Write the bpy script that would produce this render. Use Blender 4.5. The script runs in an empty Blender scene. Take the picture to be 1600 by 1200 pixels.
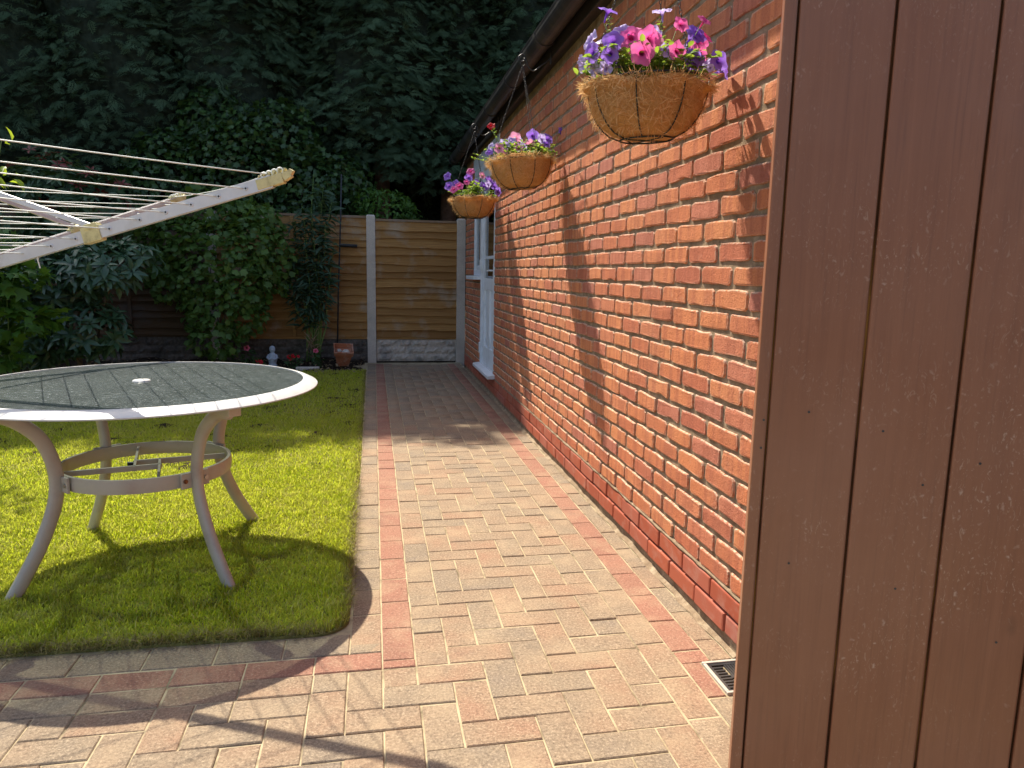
import bpy, math, random
import numpy as np
from mathutils import Vector, Matrix

sc = bpy.context.scene
COL = sc.collection
rng = np.random.default_rng(7)
random.seed(11)
R = math.radians

# ------------------------------------------------------------------ camera
YAW, PITCH, ROLL = 0.19088, 0.15321, 0.01909
CAM = Vector((-1.1296, 0.0, 1.2012))
F = Vector((math.sin(YAW) * math.cos(PITCH), math.cos(YAW) * math.cos(PITCH), -math.sin(PITCH)))
Rt = Vector((math.cos(YAW), -math.sin(YAW), 0))
D = F.cross(Rt)
Rr = Rt * math.cos(ROLL) - D * math.sin(ROLL)
Dr = Rt * math.sin(ROLL) + D * math.cos(ROLL)
cd = bpy.data.cameras.new('camera')
cd.sensor_fit = 'HORIZONTAL'
cd.sensor_width = 36.0
cd.lens = 1123.56 / 1600 * 36
cd.clip_start = 0.02
cd.clip_end = 500
cam = bpy.data.objects.new('camera', cd)
m3 = Matrix((Rr, -Dr, -F)).transposed()
cam.matrix_world = Matrix.Translation(CAM) @ m3.to_4x4()
COL.objects.link(cam)
sc.camera = cam

# ------------------------------------------------------------------ light
S = Vector((0.305, -0.69, -1.0)).normalized()          # the way the sunlight travels
world = bpy.data.worlds.new('World')
sc.world = world
world.use_nodes = True
wn = world.node_tree
wn.nodes.clear()
sky = wn.nodes.new('ShaderNodeTexSky')
sky.sky_type = 'NISHITA'
sky.sun_disc = False
sky.dust_density = 2.5
sky.sun_elevation = math.asin(-S.z)
sky.sun_rotation = math.atan2(-S.x, -S.y)
bg = wn.nodes.new('ShaderNodeBackground')
bg.inputs['Strength'].default_value = 0.138
wo = wn.nodes.new('ShaderNodeOutputWorld')
wn.links.new(sky.outputs[0], bg.inputs[0])
wn.links.new(bg.outputs[0], wo.inputs[0])
sd = bpy.data.lights.new('sun', 'SUN')
sd.energy = 5.0
sd.angle = R(0.53)
sd.color = (1.0, 0.92, 0.77)
sun = bpy.data.objects.new('sun', sd)
sun.rotation_euler = S.to_track_quat('-Z', 'Y').to_euler()
sun.location = (-4, 8, 12)
COL.objects.link(sun)
vs = sc.view_settings
vs.view_transform = 'Standard'
vs.look = 'None'
vs.exposure = 0.92
vs.gamma = 1.0
vs.use_curve_mapping = False
sc.render.resolution_x, sc.render.resolution_y = 1024, 768
sc.cycles.use_denoising = True
sc.cycles.max_bounces = 8
sc.cycles.transparent_max_bounces = 12
sc.cycles.caustics_reflective = False
sc.cycles.caustics_refractive = False

# ------------------------------------------------------------------ node helpers
class NB:
    def __init__(s, nt):
        s.nt = nt
    def set(s, sock, v):
        if isinstance(v, bpy.types.NodeSocket):
            s.nt.links.new(v, sock)
        elif v is not None:
            if isinstance(v, (tuple, list)) and len(v) == 3 and sock.type == 'RGBA':
                v = (*v, 1.0)
            sock.default_value = v
    def n(s, t, ins=None, out=0, **props):
        nd = s.nt.nodes.new(t)
        for k, v in props.items():
            setattr(nd, k, v)
        for k, v in (ins or {}).items():
            s.set(nd.inputs[k], v)
        return nd.outputs[out]
    def pos(s):
        return s.n('ShaderNodeNewGeometry', out='Position')
    def vmul(s, v, k):
        return s.n('ShaderNodeVectorMath', {0: v, 1: k}, operation='MULTIPLY')
    def vadd(s, v, k):
        return s.n('ShaderNodeVectorMath', {0: v, 1: k}, operation='ADD')
    def noise(s, vec, scale, detail=3.0, rough=0.55, dist=0.0):
        return s.n('ShaderNodeTexNoise', {'Vector': vec, 'Scale': scale, 'Detail': detail, 'Roughness': rough, 'Distortion': dist}, out=0)
    def vor(s, vec, scale, out='Distance', feature='F1'):
        return s.n('ShaderNodeTexVoronoi', {'Vector': vec, 'Scale': scale}, out=out, feature=feature)
    def math(s, op, a, b=0.5, clamp=False):
        return s.n('ShaderNodeMath', {0: a, 1: b}, operation=op, use_clamp=clamp)
    def ramp(s, fac, stops, interp='LINEAR'):
        nd = s.nt.nodes.new('ShaderNodeValToRGB')
        nd.color_ramp.interpolation = interp
        el = nd.color_ramp.elements
        while len(el) < len(stops):
            el.new(0.5)
        for e, (p, c) in zip(el, stops):
            e.position = p
            e.color = (c, c, c, 1) if isinstance(c, (int, float)) else (*c, 1)
        s.set(nd.inputs[0], fac)
        return nd.outputs[0]
    def mix(s, fac, a, b, mode='MIX'):
        nd = s.nt.nodes.new('ShaderNodeMix')
        nd.data_type = 'RGBA'
        nd.blend_type = mode
        s.set(nd.inputs[0], fac)
        s.set(nd.inputs[6], a)
        s.set(nd.inputs[7], b)
        return nd.outputs[2]
    def attr(s, name):
        return s.n('ShaderNodeAttribute', out='Fac', attribute_name=name)
    def rnd(s):
        a = s.n('ShaderNodeObjectInfo', out='Random')
        return s.math('FRACT', s.math('ADD', a, s.attr('rnd')))
    def bump(s, h, strength=0.5, dist=0.01, normal=None):
        ins = {'Height': h, 'Strength': strength, 'Distance': dist}
        if normal is not None:
            ins['Normal'] = normal
        return s.n('ShaderNodeBump', ins)
    def pbsdf(s, col, rough=0.7, normal=None, spec=0.3, metal=0.0, **kw):
        ins = {'Base Color': col, 'Roughness': rough, 'Specular IOR Level': spec, 'Metallic': metal}
        if normal is not None:
            ins['Normal'] = normal
        ins.update(kw)
        return s.n('ShaderNodeBsdfPrincipled', ins)
    def mixsh(s, f, a, b):
        return s.n('ShaderNodeMixShader', {0: f, 1: a, 2: b})

def mat(name, fn):
    m = bpy.data.materials.new(name)
    m.use_nodes = True
    m.node_tree.nodes.clear()
    b = NB(m.node_tree)
    sh = fn(b)
    o = m.node_tree.nodes.new('ShaderNodeOutputMaterial')
    m.node_tree.links.new(sh, o.inputs[0])
    return m

def plain(name, col, rough=0.6, var=0.12, scale=40, bump=0.15, bd=0.002, spec=0.3, metal=0.0, dirt=None, dirt_scale=6):
    def fn(b):
        p = b.pos()
        nz = b.noise(p, scale, 4)
        c = b.mix(b.ramp(nz, [(0.3, 0.0), (0.7, 1.0)]), tuple(x * (1 - var) for x in col), tuple(min(1, x * (1 + var)) for x in col))
        if dirt:
            d = b.ramp(b.noise(p, dirt_scale, 5, 0.6), [(0.48, 0.0), (0.68, 1.0)])
            c = b.mix(d, c, dirt)
        return b.pbsdf(c, b.math('ADD', b.math('MULTIPLY', nz, 0.2), rough - 0.1), b.bump(nz, bump, bd), spec, metal)
    return mat(name, fn)

def leafmat(name, cols, trans=0.35, rough=0.45, spec=0.35, tcol=None):
    """cols: list of colours spread over the random value of each leaf"""
    def fn(b):
        r = b.rnd()
        st = [(i / max(1, len(cols) - 1), c) for i, c in enumerate(cols)]
        c = b.ramp(r, st)
        nz = b.noise(b.pos(), 35, 2)
        c = b.mix(b.math('MULTIPLY', nz, 0.35), c, tuple(x * 0.55 for x in cols[0]))
        pr = b.pbsdf(c, rough, None, spec)
        tc = b.mix(0.5, c, tcol or (0.25, 0.4, 0.03), 'MIX') if trans else c
        tr = b.n('ShaderNodeBsdfTranslucent', {'Color': tc})
        return b.mixsh(trans, pr, tr)
    return mat(name, fn)

# ---- materials
def f_brick(b):
    p = b.pos()
    r = b.rnd()
    c = b.ramp(r, [(0, (0.46, 0.145, 0.085)), (0.14, (0.53, 0.175, 0.085)), (0.42, (0.60, 0.215, 0.095)), (0.70, (0.62, 0.24, 0.105)), (0.9, (0.55, 0.195, 0.11)), (1, (0.45, 0.165, 0.115))])
    sh = b.n('ShaderNodeCombineXYZ', {0: b.math('MULTIPLY', r, 13.0)})
    v = b.vadd(b.vmul(p, (1.0, 26.0, 3.0)), sh)
    band = b.ramp(b.noise(v, 1.0, 2, 0.5), [(0.46, 0.0), (0.6, 1.0)])
    c = b.mix(b.math('MULTIPLY', band, 0.45), c, (0.34, 0.10, 0.06))
    fine = b.noise(p, 170, 4, 0.8)
    c = b.mix(b.ramp(fine, [(0.30, 0.65), (0.46, 0.0)]), c, (0.19, 0.06, 0.04))
    c = b.mix(b.ramp(fine, [(0.6, 0.0), (0.75, 0.5)]), c, (0.62, 0.33, 0.2))
    dust = b.ramp(b.noise(p, 14, 6, 0.7), [(0.60, 0.0), (0.78, 0.35)])
    c = b.mix(dust, c, (0.58, 0.40, 0.28))
    low = b.noise(p, 60, 5, 0.7, 0.4)
    sm = b.math('MULTIPLY', b.attr('edge'), b.ramp(b.noise(p, 75, 4, 0.7), [(0.40, 0.0), (0.56, 1.0)]))
    stain = b.ramp(b.noise(b.vmul(p, (1, 1, 0.35)), 2.3, 5, 0.65), [(0.50, 0.0), (0.75, 0.32)])
    c = b.mix(stain, c, (0.36, 0.16, 0.11))
    c = b.mix(b.math('MULTIPLY', sm, 0.75), c, (0.68, 0.54, 0.40))
    nrm = b.bump(fine, 0.95, 0.004, b.bump(low, 0.75, 0.007))
    return b.pbsdf(c, 0.92, nrm, 0.2)
M_brick = mat('brick_rustic', f_brick)

def f_plinth(b):
    p = b.pos()
    r = b.rnd()
    c = b.ramp(r, [(0, (0.33, 0.075, 0.04)), (0.5, (0.40, 0.10, 0.05)), (1, (0.36, 0.11, 0.075))])
    nz = b.noise(p, 18, 5, 0.6)
    c = b.mix(b.ramp(nz, [(0.5, 0.0), (0.75, 0.4)]), c, (0.46, 0.30, 0.24))
    fine = b.noise(p, 220, 3)
    return b.pbsdf(c, 0.62, b.bump(fine, 0.2, 0.001), 0.3)
M_plinth = mat('brick_smooth', f_plinth)

def f_mortar(b):
    p = b.pos()
    nz = b.noise(p, 16, 6, 0.65)
    c = b.ramp(nz, [(0.3, (0.18, 0.125, 0.08)), (0.5, (0.27, 0.195, 0.125)), (0.72, (0.43, 0.34, 0.235))])
    fine = b.noise(p, 190, 4, 0.7)
    c = b.mix(b.ramp(fine, [(0.35, 0.4), (0.5, 0.0)]), c, (0.16, 0.13, 0.1))
    return b.pbsdf(c, 0.95, b.bump(fine, 0.8, 0.004, b.bump(nz, 0.6, 0.01)), 0.1)
M_mortar = mat('mortar', f_mortar)

def paver_mat(name, stops, gm=0.6):
    def fn(b):
        p = b.pos()
        r = b.rnd()
        sh = b.n('ShaderNodeCombineXYZ', {0: b.math('MULTIPLY', r, 31.0), 1: b.math('MULTIPLY', r, 17.0)})
        nz = b.noise(b.vadd(p, sh), 7.0, 3, 0.55)
        k = b.math('ADD', b.math('MULTIPLY', r, 0.72), b.math('MULTIPLY', b.math('SUBTRACT', nz, 0.5), 1.1))
        c = b.ramp(b.math('ADD', k, 0.14), stops)
        g = b.noise(p, 125, 5, 0.85)
        c = b.mix(b.ramp(g, [(0.37, gm * 1.2), (0.48, 0.0)]), c, (0.085, 0.062, 0.048))
        c = b.mix(b.ramp(g, [(0.53, 0.0), (0.64, gm)]), c, (0.52, 0.41, 0.285))
        dust = b.ramp(b.noise(p, 5.5, 6, 0.68), [(0.48, 0.0), (0.72, 0.5)])
        c = b.mix(dust, c, (0.40, 0.30, 0.19))
        moss = b.ramp(b.noise(b.vadd(p, (3, 1, 0)), 3.1, 5, 0.7), [(0.57, 0.0), (0.78, 0.45)])
        c = b.mix(moss, c, (0.125, 0.105, 0.085))
        low = b.noise(p, 90, 3)
        return b.pbsdf(c, 0.9, b.bump(g, 0.8, 0.003, b.bump(low, 0.4, 0.004)), 0.2)
    return mat(name, fn)
M_pav = paver_mat('paver_brindle', [(0, (0.205, 0.162, 0.122)), (0.25, (0.240, 0.184, 0.127)), (0.6, (0.262, 0.188, 0.125)), (0.85, (0.275, 0.180, 0.117)), (1, (0.276, 0.165, 0.108))])
M_pavred = paver_mat('paver_red', [(0, (0.25, 0.122, 0.085)), (0.5, (0.295, 0.138, 0.095)), (1, (0.285, 0.15, 0.102))], 0.5)

def f_sand(b):
    p = b.pos()
    g = b.noise(p, 300, 3, 0.7)
    nz = b.noise(p, 9, 5, 0.6)
    c = b.ramp(nz, [(0.32, (0.15, 0.12, 0.075)), (0.48, (0.40, 0.32, 0.20)), (0.75, (0.52, 0.43, 0.28))])
    c = b.mix(b.ramp(g, [(0.35, 0.35), (0.5, 0.0)]), c, (0.25, 0.2, 0.14))
    return b.pbsdf(c, 0.95, b.bump(g, 0.5, 0.002), 0.1)
M_sand = mat('joint_sand', f_sand)

def f_soil(b):
    p = b.pos()
    nz = b.noise(p, 22, 8, 0.7)
    c = b.ramp(nz, [(0.3, (0.012, 0.008, 0.006)), (0.6, (0.045, 0.030, 0.02)), (0.85, (0.09, 0.065, 0.045))])
    return b.pbsdf(c, 0.95, b.bump(nz, 1.0, 0.03), 0.1)
M_soil = mat('soil', f_soil)

def f_grass(b):
    r = b.attr('rnd')
    p = b.pos()
    big = b.noise(p, 2.2, 4, 0.6)
    mid = b.noise(p, 11, 3, 0.6)
    c = b.ramp(r, [(0, (0.22, 0.31, 0.018)), (0.3, (0.38, 0.46, 0.022)), (0.65, (0.54, 0.57, 0.03)), (0.85, (0.64, 0.60, 0.08)), (1, (0.74, 0.63, 0.28))])
    c = b.mix(b.ramp(big, [(0.35, 0.0), (0.7, 0.7)]), c, (0.58, 0.56, 0.10))
    c = b.mix(b.ramp(mid, [(0.56, 0.0), (0.74, 0.6)]), c, (0.58, 0.50, 0.22))
    c = b.mix(b.attr('dry'), c, b.mix(r, (0.10, 0.065, 0.03), (0.36, 0.27, 0.14)))
    pr = b.pbsdf(c, 0.55, None, 0.25)
    tr = b.n('ShaderNodeBsdfTranslucent', {'Color': b.mix(0.4, c, (0.50, 0.62, 0.02))})
    return b.mixsh(0.48, pr, tr)
M_grass = mat('grass_blades', f_grass)
M_turf = plain('turf', (0.17, 0.16, 0.05), 0.95, 0.4, 30, 0.6, 0.02, 0.1, dirt=(0.15, 0.13, 0.045))

M_cream = plain('table_frame_paint', (0.46, 0.405, 0.335), 0.42, 0.05, 18, 0.05, 0.001, 0.4, dirt=(0.40, 0.32, 0.265), dirt_scale=9)
M_rimwhite = plain('table_rim_paint', (0.53, 0.53, 0.52), 0.4, 0.04, 20, 0.04, 0.001, 0.4, dirt=(0.52, 0.50, 0.46), dirt_scale=11)
M_whitepaint = plain('white_gloss_paint', (0.74, 0.77, 0.80), 0.35, 0.03, 12, 0.04, 0.001, 0.45, dirt=(0.62, 0.64, 0.65), dirt_scale=8)
M_rust = plain('rust', (0.20, 0.07, 0.025), 0.8, 0.5, 120, 0.5, 0.001)
M_steel = plain('bolt_steel', (0.42, 0.41, 0.39), 0.35, 0.1, 60, 0.1, 0.001, 0.5, 0.8)
M_alu = plain('airer_aluminium', (0.62, 0.61, 0.62), 0.38, 0.05, 25, 0.05, 0.001, 0.5, 0.25, dirt=(0.5, 0.48, 0.47))
M_cap = plain('aged_cream_plastic', (0.66, 0.58, 0.28), 0.5, 0.08, 60, 0.2, 0.001, 0.4, dirt=(0.40, 0.34, 0.16), dirt_scale=30)
M_rope = plain('washing_line', (0.74, 0.76, 0.70), 0.5, 0.06, 90, 0.1, 0.001, 0.4)
M_black = plain('black_plastic', (0.022, 0.022, 0.024), 0.42, 0.2, 30, 0.1, 0.001, 0.4, dirt=(0.06, 0.055, 0.05), dirt_scale=5)
M_fascia = plain('dark_fascia_paint', (0.030, 0.024, 0.022), 0.5, 0.2, 14, 0.15, 0.001, 0.35)
M_wire = plain('wire_coating', (0.014, 0.02, 0.016), 0.45, 0.2, 60, 0.1, 0.001, 0.4)
M_iron = plain('black_iron', (0.03, 0.03, 0.032), 0.45, 0.2, 60, 0.15, 0.001, 0.45)
M_tile = plain('roof_tile', (0.12, 0.085, 0.07), 0.9, 0.3, 25, 0.6, 0.004, 0.2, dirt=(0.2, 0.19, 0.16))
M_concrete = plain('concrete', (0.62, 0.54, 0.455), 0.9, 0.12, 60, 0.4, 0.002, 0.2, dirt=(0.50, 0.43, 0.36), dirt_scale=4)
M_stone = plain('stone_block', (0.56, 0.48, 0.40), 0.92, 0.2, 30, 0.9, 0.006, 0.15, dirt=(0.27, 0.25, 0.225), dirt_scale=7)
M_stone_shade = plain('shaded_stone', (0.15, 0.125, 0.105), 0.92, 0.3, 30, 0.9, 0.006, 0.15, dirt=(0.06, 0.05, 0.04), dirt_scale=5)  # darker copy of the block stone, shade behind the shrubs put into its colour
M_terra = plain('terracotta', (0.42, 0.15, 0.075), 0.8, 0.15, 30, 0.2, 0.001, 0.25, dirt=(0.5, 0.33, 0.25), dirt_scale=9)
M_statue = plain('pale_stone', (0.42, 0.45, 0.50), 0.85, 0.15, 60, 0.4, 0.002, 0.2)
M_drainframe = plain('drain_frame', (0.42, 0.38, 0.32), 0.6, 0.1, 40, 0.1, 0.001, 0.3)
M_void = plain('dark_void', (0.006, 0.006, 0.006), 0.9, 0.1, 10, 0.0)
M_stem = plain('woody_stem', (0.16, 0.12, 0.075), 0.9, 0.3, 60, 0.5, 0.003, 0.15)
M_gstem = plain('green_stem', (0.16, 0.24, 0.06), 0.6, 0.2, 60, 0.2, 0.001, 0.3)
M_bark = plain('conifer_bark', (0.17, 0.095, 0.06), 0.95, 0.35, 14, 1.0, 0.02, 0.1)
M_coredark = plain('crown_core_dark', (0.030, 0.040, 0.028), 0.95, 0.4, 12, 1.0, 0.05, 0.05)  # dark green for the added light-blocking core of each crown

def f_wood(cols, grey):
    def fn(b):
        p = b.pos()
        r = b.rnd()
        sh = b.n('ShaderNodeCombineXYZ', {0: b.math('MULTIPLY', r, 9.0), 2: b.math('MULTIPLY', r, 5.0)})
        v = b.vmul(b.vadd(p, sh), (3.0, 10.0, 95.0))
        g = b.noise(v, 1.0, 6, 0.62, 1.2)
        c = b.ramp(g, [(0.25, cols[0]), (0.5, cols[1]), (0.75, cols[2])])
        c = b.mix(b.math('MULTIPLY', b.math('POWER', r, 1.6), 0.75), c, cols[0])
        w = b.ramp(b.noise(p, 2.6, 5, 0.6), [(0.52, 0.0), (0.68, 0.75)])
        c = b.mix(w, c, grey)
        return b.pbsdf(c, 0.85, b.bump(g, 0.5, 0.003), 0.15)
    return fn
M_fence = mat('fence_larch', f_wood([(0.23, 0.11, 0.037), (0.41, 0.215, 0.073), (0.54, 0.305, 0.115)], (0.42, 0.33, 0.235)))
M_fence_shade = mat('fence_shaded', f_wood([(0.07, 0.042, 0.024), (0.12, 0.072, 0.038), (0.17, 0.105, 0.06)], (0.12, 0.10, 0.085)))  # darker larch for the left panels, with the shrubs' shade painted in
M_fence2 = mat('fence_pale', f_wood([(0.20, 0.12, 0.07), (0.30, 0.20, 0.12), (0.38, 0.28, 0.19)], (0.33, 0.30, 0.27)))

def f_gate(b):
    p = b.pos()
    r = b.rnd()
    sh = b.n('ShaderNodeCombineXYZ', {0: b.math('MULTIPLY', r, 9.0), 1: b.math('MULTIPLY', r, 5.0), 2: b.math('MULTIPLY', r, 3.0)})
    q = b.vadd(p, sh)
    g = b.noise(b.vmul(q, (60.0, 60.0, 2.2)), 1.0, 6, 0.65, 0.8)
    g2 = b.noise(b.vmul(q, (240.0, 240.0, 7.0)), 1.0, 3, 0.6)
    c = b.ramp(g, [(0.15, (0.185, 0.068, 0.032)), (0.5, (0.225, 0.086, 0.041)), (0.85, (0.262, 0.105, 0.052))])
    c = b.mix(b.ramp(g2, [(0.30, 0.34), (0.46, 0.0)]), c, (0.12, 0.048, 0.025))
    c = b.mix(b.math('MULTIPLY', r, 0.22), c, (0.16, 0.062, 0.033))
    patch = b.ramp(b.noise(p, 2.6, 5, 0.6), [(0.40, 0.0), (0.66, 0.45)])
    c = b.mix(patch, c, (0.265, 0.125, 0.075))
    zone = b.ramp(b.noise(p, 6, 5, 0.65), [(0.44, 0.0), (0.62, 1.0)])
    sp = b.n('ShaderNodeTexVoronoi', {'Vector': b.vmul(b.vadd(p, b.vmul(b.n('ShaderNodeTexNoise', {'Vector': p, 'Scale': 70.0}, out=1), (0.02, 0.02, 0.03))), (1, 1, 0.7)), 'Scale': 85.0}, out='Distance', feature='F1')
    fl = b.math('MULTIPLY', b.ramp(sp, [(0.06, 1.0), (0.20, 0.0)]), zone)
    c = b.mix(b.math('MULTIPLY', fl, 0.6), c, (0.46, 0.33, 0.25))
    scr = b.ramp(b.noise(b.vmul(p, (95, 95, 40)), 1.0, 3, 0.6, 4.0), [(0.60, 0.0), (0.68, 0.6)])
    c = b.mix(b.math('MULTIPLY', scr, zone), c, (0.40, 0.27, 0.19))
    kn = b.n('ShaderNodeTexVoronoi', {'Vector': b.vmul(q, (7, 7, 3.0)), 'Scale': 1.0}, out='Distance', feature='F1')
    kn = b.math('ADD', kn, b.math('MULTIPLY', b.noise(p, 40, 3), 0.05))
    c = b.mix(b.ramp(kn, [(0.05, 0.85), (0.11, 0.0)]), c, (0.07, 0.03, 0.018))
    big = b.noise(p, 9.0, 4)
    nrm = b.bump(g2, 0.16, 0.0010, b.bump(g, 0.14, 0.0018))
    return b.pbsdf(c, b.math('ADD', 0.30, b.math('MULTIPLY', big, 0.25)), nrm, 0.45)
M_gate = mat('gate_brown_stain', f_gate)
M_gategap = plain('bare_groove_wood', (0.10, 0.04, 0.014), 0.8, 0.5, 12, 0.2, dirt=(0.55, 0.27, 0.07), dirt_scale=3.2)

def f_tabglass(b):
    p = b.pos()
    fine = b.noise(b.vmul(p, (0.35, 1.6, 1)), 70, 6, 0.8)
    speck = b.ramp(b.noise(p, 75, 5, 0.85), [(0.56, 0.0), (0.66, 1.0)])
    big = b.noise(p, 5, 5, 0.65)
    dust = b.math('MULTIPLY', b.ramp(fine, [(0.40, 0.0), (0.66, 1.0)]), b.math('ADD', b.math('MULTIPLY', big, 1.1), 0.1))
    c = b.mix(dust, (0.022, 0.030, 0.034), (0.15, 0.178, 0.187))
    c = b.mix(b.math('MULTIPLY', speck, 0.7), c, (0.40, 0.44, 0.43))
    vd = b.n('ShaderNodeTexVoronoi', {'Vector': b.vadd(p, (0.13, 0.05, 0)), 'Scale': 7.0}, out='Distance', feature='F1')
    drop = b.ramp(b.math('ADD', vd, b.math('MULTIPLY', b.noise(p, 60, 3), 0.1)), [(0.075, 1.0), (0.095, 0.0)])
    zone = b.ramp(b.noise(p, 1.9, 2), [(0.52, 0.0), (0.6, 1.0)])
    c = b.mix(b.math('MULTIPLY', drop, zone), c, (0.70, 0.70, 0.66))
    dirt = b.pbsdf(c, 0.95, b.bump(fine, 0.25, 0.001), 0.05)
    tr = b.n('ShaderNodeBsdfTransparent', {'Color': (0.70, 0.78, 0.77)})
    gl_ = b.n('ShaderNodeBsdfGlossy', {'Color': (0.9, 0.93, 0.93), 'Roughness': 0.16})
    fr = b.n('ShaderNodeFresnel', {'IOR': 1.5})
    clear = b.mixsh(fr, tr, gl_)
    return b.mixsh(b.math('ADD', b.math('MULTIPLY', big, 0.42), b.math('ADD', 0.16, b.math('MULTIPLY', speck, 0.35)), True), clear, dirt)
M_tabglass = mat('dusty_table_glass', f_tabglass)

def f_pane(b):
    gl = b.n('ShaderNodeBsdfGlossy', {'Color': (0.9, 0.93, 0.95), 'Roughness': 0.02})
    tr = b.n('ShaderNodeBsdfTransparent', {'Color': (0.75, 0.8, 0.8)})
    fr = b.n('ShaderNodeFresnel', {'IOR': 1.5})
    return b.mixsh(b.math('ADD', fr, 0.06, True), tr, gl)
M_pane = mat('window_glass', f_pane)

def f_coir(b):
    p = b.pos()
    a = b.noise(p, 105, 5, 0.8, 3.5)
    w = b.noise(p, 18, 4)
    c = b.ramp(a, [(0.3, (0.42, 0.20, 0.06)), (0.5, (0.74, 0.43, 0.16)), (0.7, (0.84, 0.60, 0.30))])
    c = b.mix(b.ramp(w, [(0.5, 0.0), (0.75, 0.4)]), c, (0.36, 0.17, 0.05))
    pr = b.pbsdf(c, 0.9, b.bump(a, 0.9, 0.006), 0.15)
    tr = b.n('ShaderNodeBsdfTranslucent', {'Color': (0.85, 0.48, 0.15)})
    return b.mixsh(0.35, pr, tr)
M_coir = mat('coconut_fibre', f_coir)
def f_fibre(b):
    r = b.attr('rnd')
    c = b.ramp(r, [(0, (0.42, 0.20, 0.06)), (0.3, (0.70, 0.40, 0.15)), (1, (0.90, 0.66, 0.34))])
    return b.mixsh(0.4, b.pbsdf(c, 0.7, None, 0.2), b.n('ShaderNodeBsdfTranslucent', {'Color': c}))
M_fibre = mat('loose_fibres', f_fibre)

def petal(name, outer, mid, throat, trans=0.5):
    def fn(b):
        l = b.attr('lu')
        nz = b.noise(b.pos(), 160, 3)
        c = b.ramp(b.math('ADD', l, b.math('MULTIPLY', b.math('SUBTRACT', nz, 0.5), 0.12)), [(0.0, throat), (0.16, throat), (0.32, mid), (0.8, outer), (1, outer)])
        return b.mixsh(trans, b.pbsdf(c, 0.55, b.bump(nz, 0.2, 0.002), 0.2), b.n('ShaderNodeBsdfTranslucent', {'Color': c}))
    return mat(name, fn)
M_pink = petal('petal_pink', (0.90, 0.20, 0.50), (0.84, 0.10, 0.38), (0.28, 0.01, 0.08))
M_palepink = petal('petal_pale_pink', (0.86, 0.38, 0.58), (0.80, 0.24, 0.45), (0.55, 0.45, 0.12))
M_purple = petal('petal_purple', (0.36, 0.21, 0.76), (0.27, 0.11, 0.62), (0.12, 0.03, 0.28))
M_lilac = petal('petal_lilac', (0.62, 0.53, 0.88), (0.50, 0.38, 0.80), (0.34, 0.24, 0.45))
M_redfl = petal('petal_red', (0.62, 0.02, 0.03), (0.50, 0.01, 0.02), (0.3, 0.01, 0.01), 0.3)
M_rosefl = petal('petal_rose', (0.80, 0.16, 0.24), (0.75, 0.10, 0.18), (0.5, 0.05, 0.08), 0.3)

M_conifer = leafmat('conifer_scale', [(0.078, 0.125, 0.066), (0.092, 0.145, 0.076), (0.106, 0.165, 0.086), (0.125, 0.19, 0.098)], 0.2, 0.75, 0.1, (0.1, 0.2, 0.05))
M_ivy = leafmat('ivy_leaf', [(0.028, 0.065, 0.018), (0.045, 0.095, 0.024), (0.080, 0.150, 0.035)], 0.15, 0.4, 0.45)
M_currant = leafmat('currant_leaf', [(0.060, 0.120, 0.024), (0.090, 0.170, 0.032), (0.14, 0.23, 0.045)], 0.25, 0.45, 0.35)
M_rhodo = leafmat('rhododendron_leaf', [(0.036, 0.085, 0.038), (0.055, 0.120, 0.054), (0.08, 0.15, 0.07)], 0.1, 0.35, 0.5)
M_maple = leafmat('maple_leaf', [(0.045, 0.120, 0.014), (0.070, 0.165, 0.020), (0.100, 0.210, 0.028)], 0.3, 0.45, 0.35)
M_photinia = leafmat('photinia_leaf', [(0.030, 0.080, 0.030), (0.050, 0.110, 0.040), (0.075, 0.13, 0.05)], 0.15, 0.38, 0.45)
M_redtip = leafmat('photinia_tip', [(0.20, 0.035, 0.03), (0.26, 0.055, 0.045), (0.16, 0.06, 0.035)], 0.2, 0.4, 0.4, (0.5, 0.08, 0.05))
M_buddleia = leafmat('buddleia_leaf', [(0.045, 0.088, 0.050), (0.065, 0.115, 0.068), (0.090, 0.145, 0.088)], 0.2, 0.6, 0.2)
M_elder = leafmat('fresh_leaf', [(0.065, 0.150, 0.022), (0.085, 0.185, 0.028), (0.12, 0.23, 0.04)], 0.3, 0.45, 0.35)
M_bright = leafmat('yellow_green_leaf', [(0.22, 0.34, 0.03), (0.30, 0.42, 0.04), (0.36, 0.48, 0.06)], 0.45, 0.45, 0.3, (0.5, 0.6, 0.03))
M_petleaf = leafmat('petunia_leaf', [(0.14, 0.25, 0.035), (0.20, 0.33, 0.05), (0.28, 0.40, 0.08)], 0.45, 0.55, 0.2, (0.45, 0.6, 0.05))
M_bedleaf = leafmat('bedding_leaf', [(0.04, 0.09, 0.03), (0.06, 0.12, 0.04)], 0.2, 0.5, 0.3)

# ------------------------------------------------------------------ mesh helpers
WL = {}
def wl(o):
    return WL.get(o.name, Vector((0, 0, 0)))

def tag(o, label=None, cat=None, group=None, kind=None):
    if label: o['label'] = label
    if cat: o['category'] = cat
    if group: o['group'] = group
    if kind: o['kind'] = kind
    return o

def thing(name, label, cat, loc=(0, 0, 0), group=None):
    o = bpy.data.objects.new(name, None)
    o.empty_display_size = 0.1
    o.location = loc
    COL.objects.link(o)
    WL[o.name] = Vector(loc)
    return tag(o, label, cat, group)

def link(name, me, m, parent=None, loc=None, kind=None):
    o = bpy.data.objects.new(name, me)
    COL.objects.link(o)
    if m is not None and not me.materials:
        me.materials.append(m)
    if parent is not None:
        o.parent = parent
        WL[o.name] = wl(parent)
    elif loc is not None:
        o.location = loc
        WL[o.name] = Vector(loc)
    if kind: o['kind'] = kind
    return o

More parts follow.
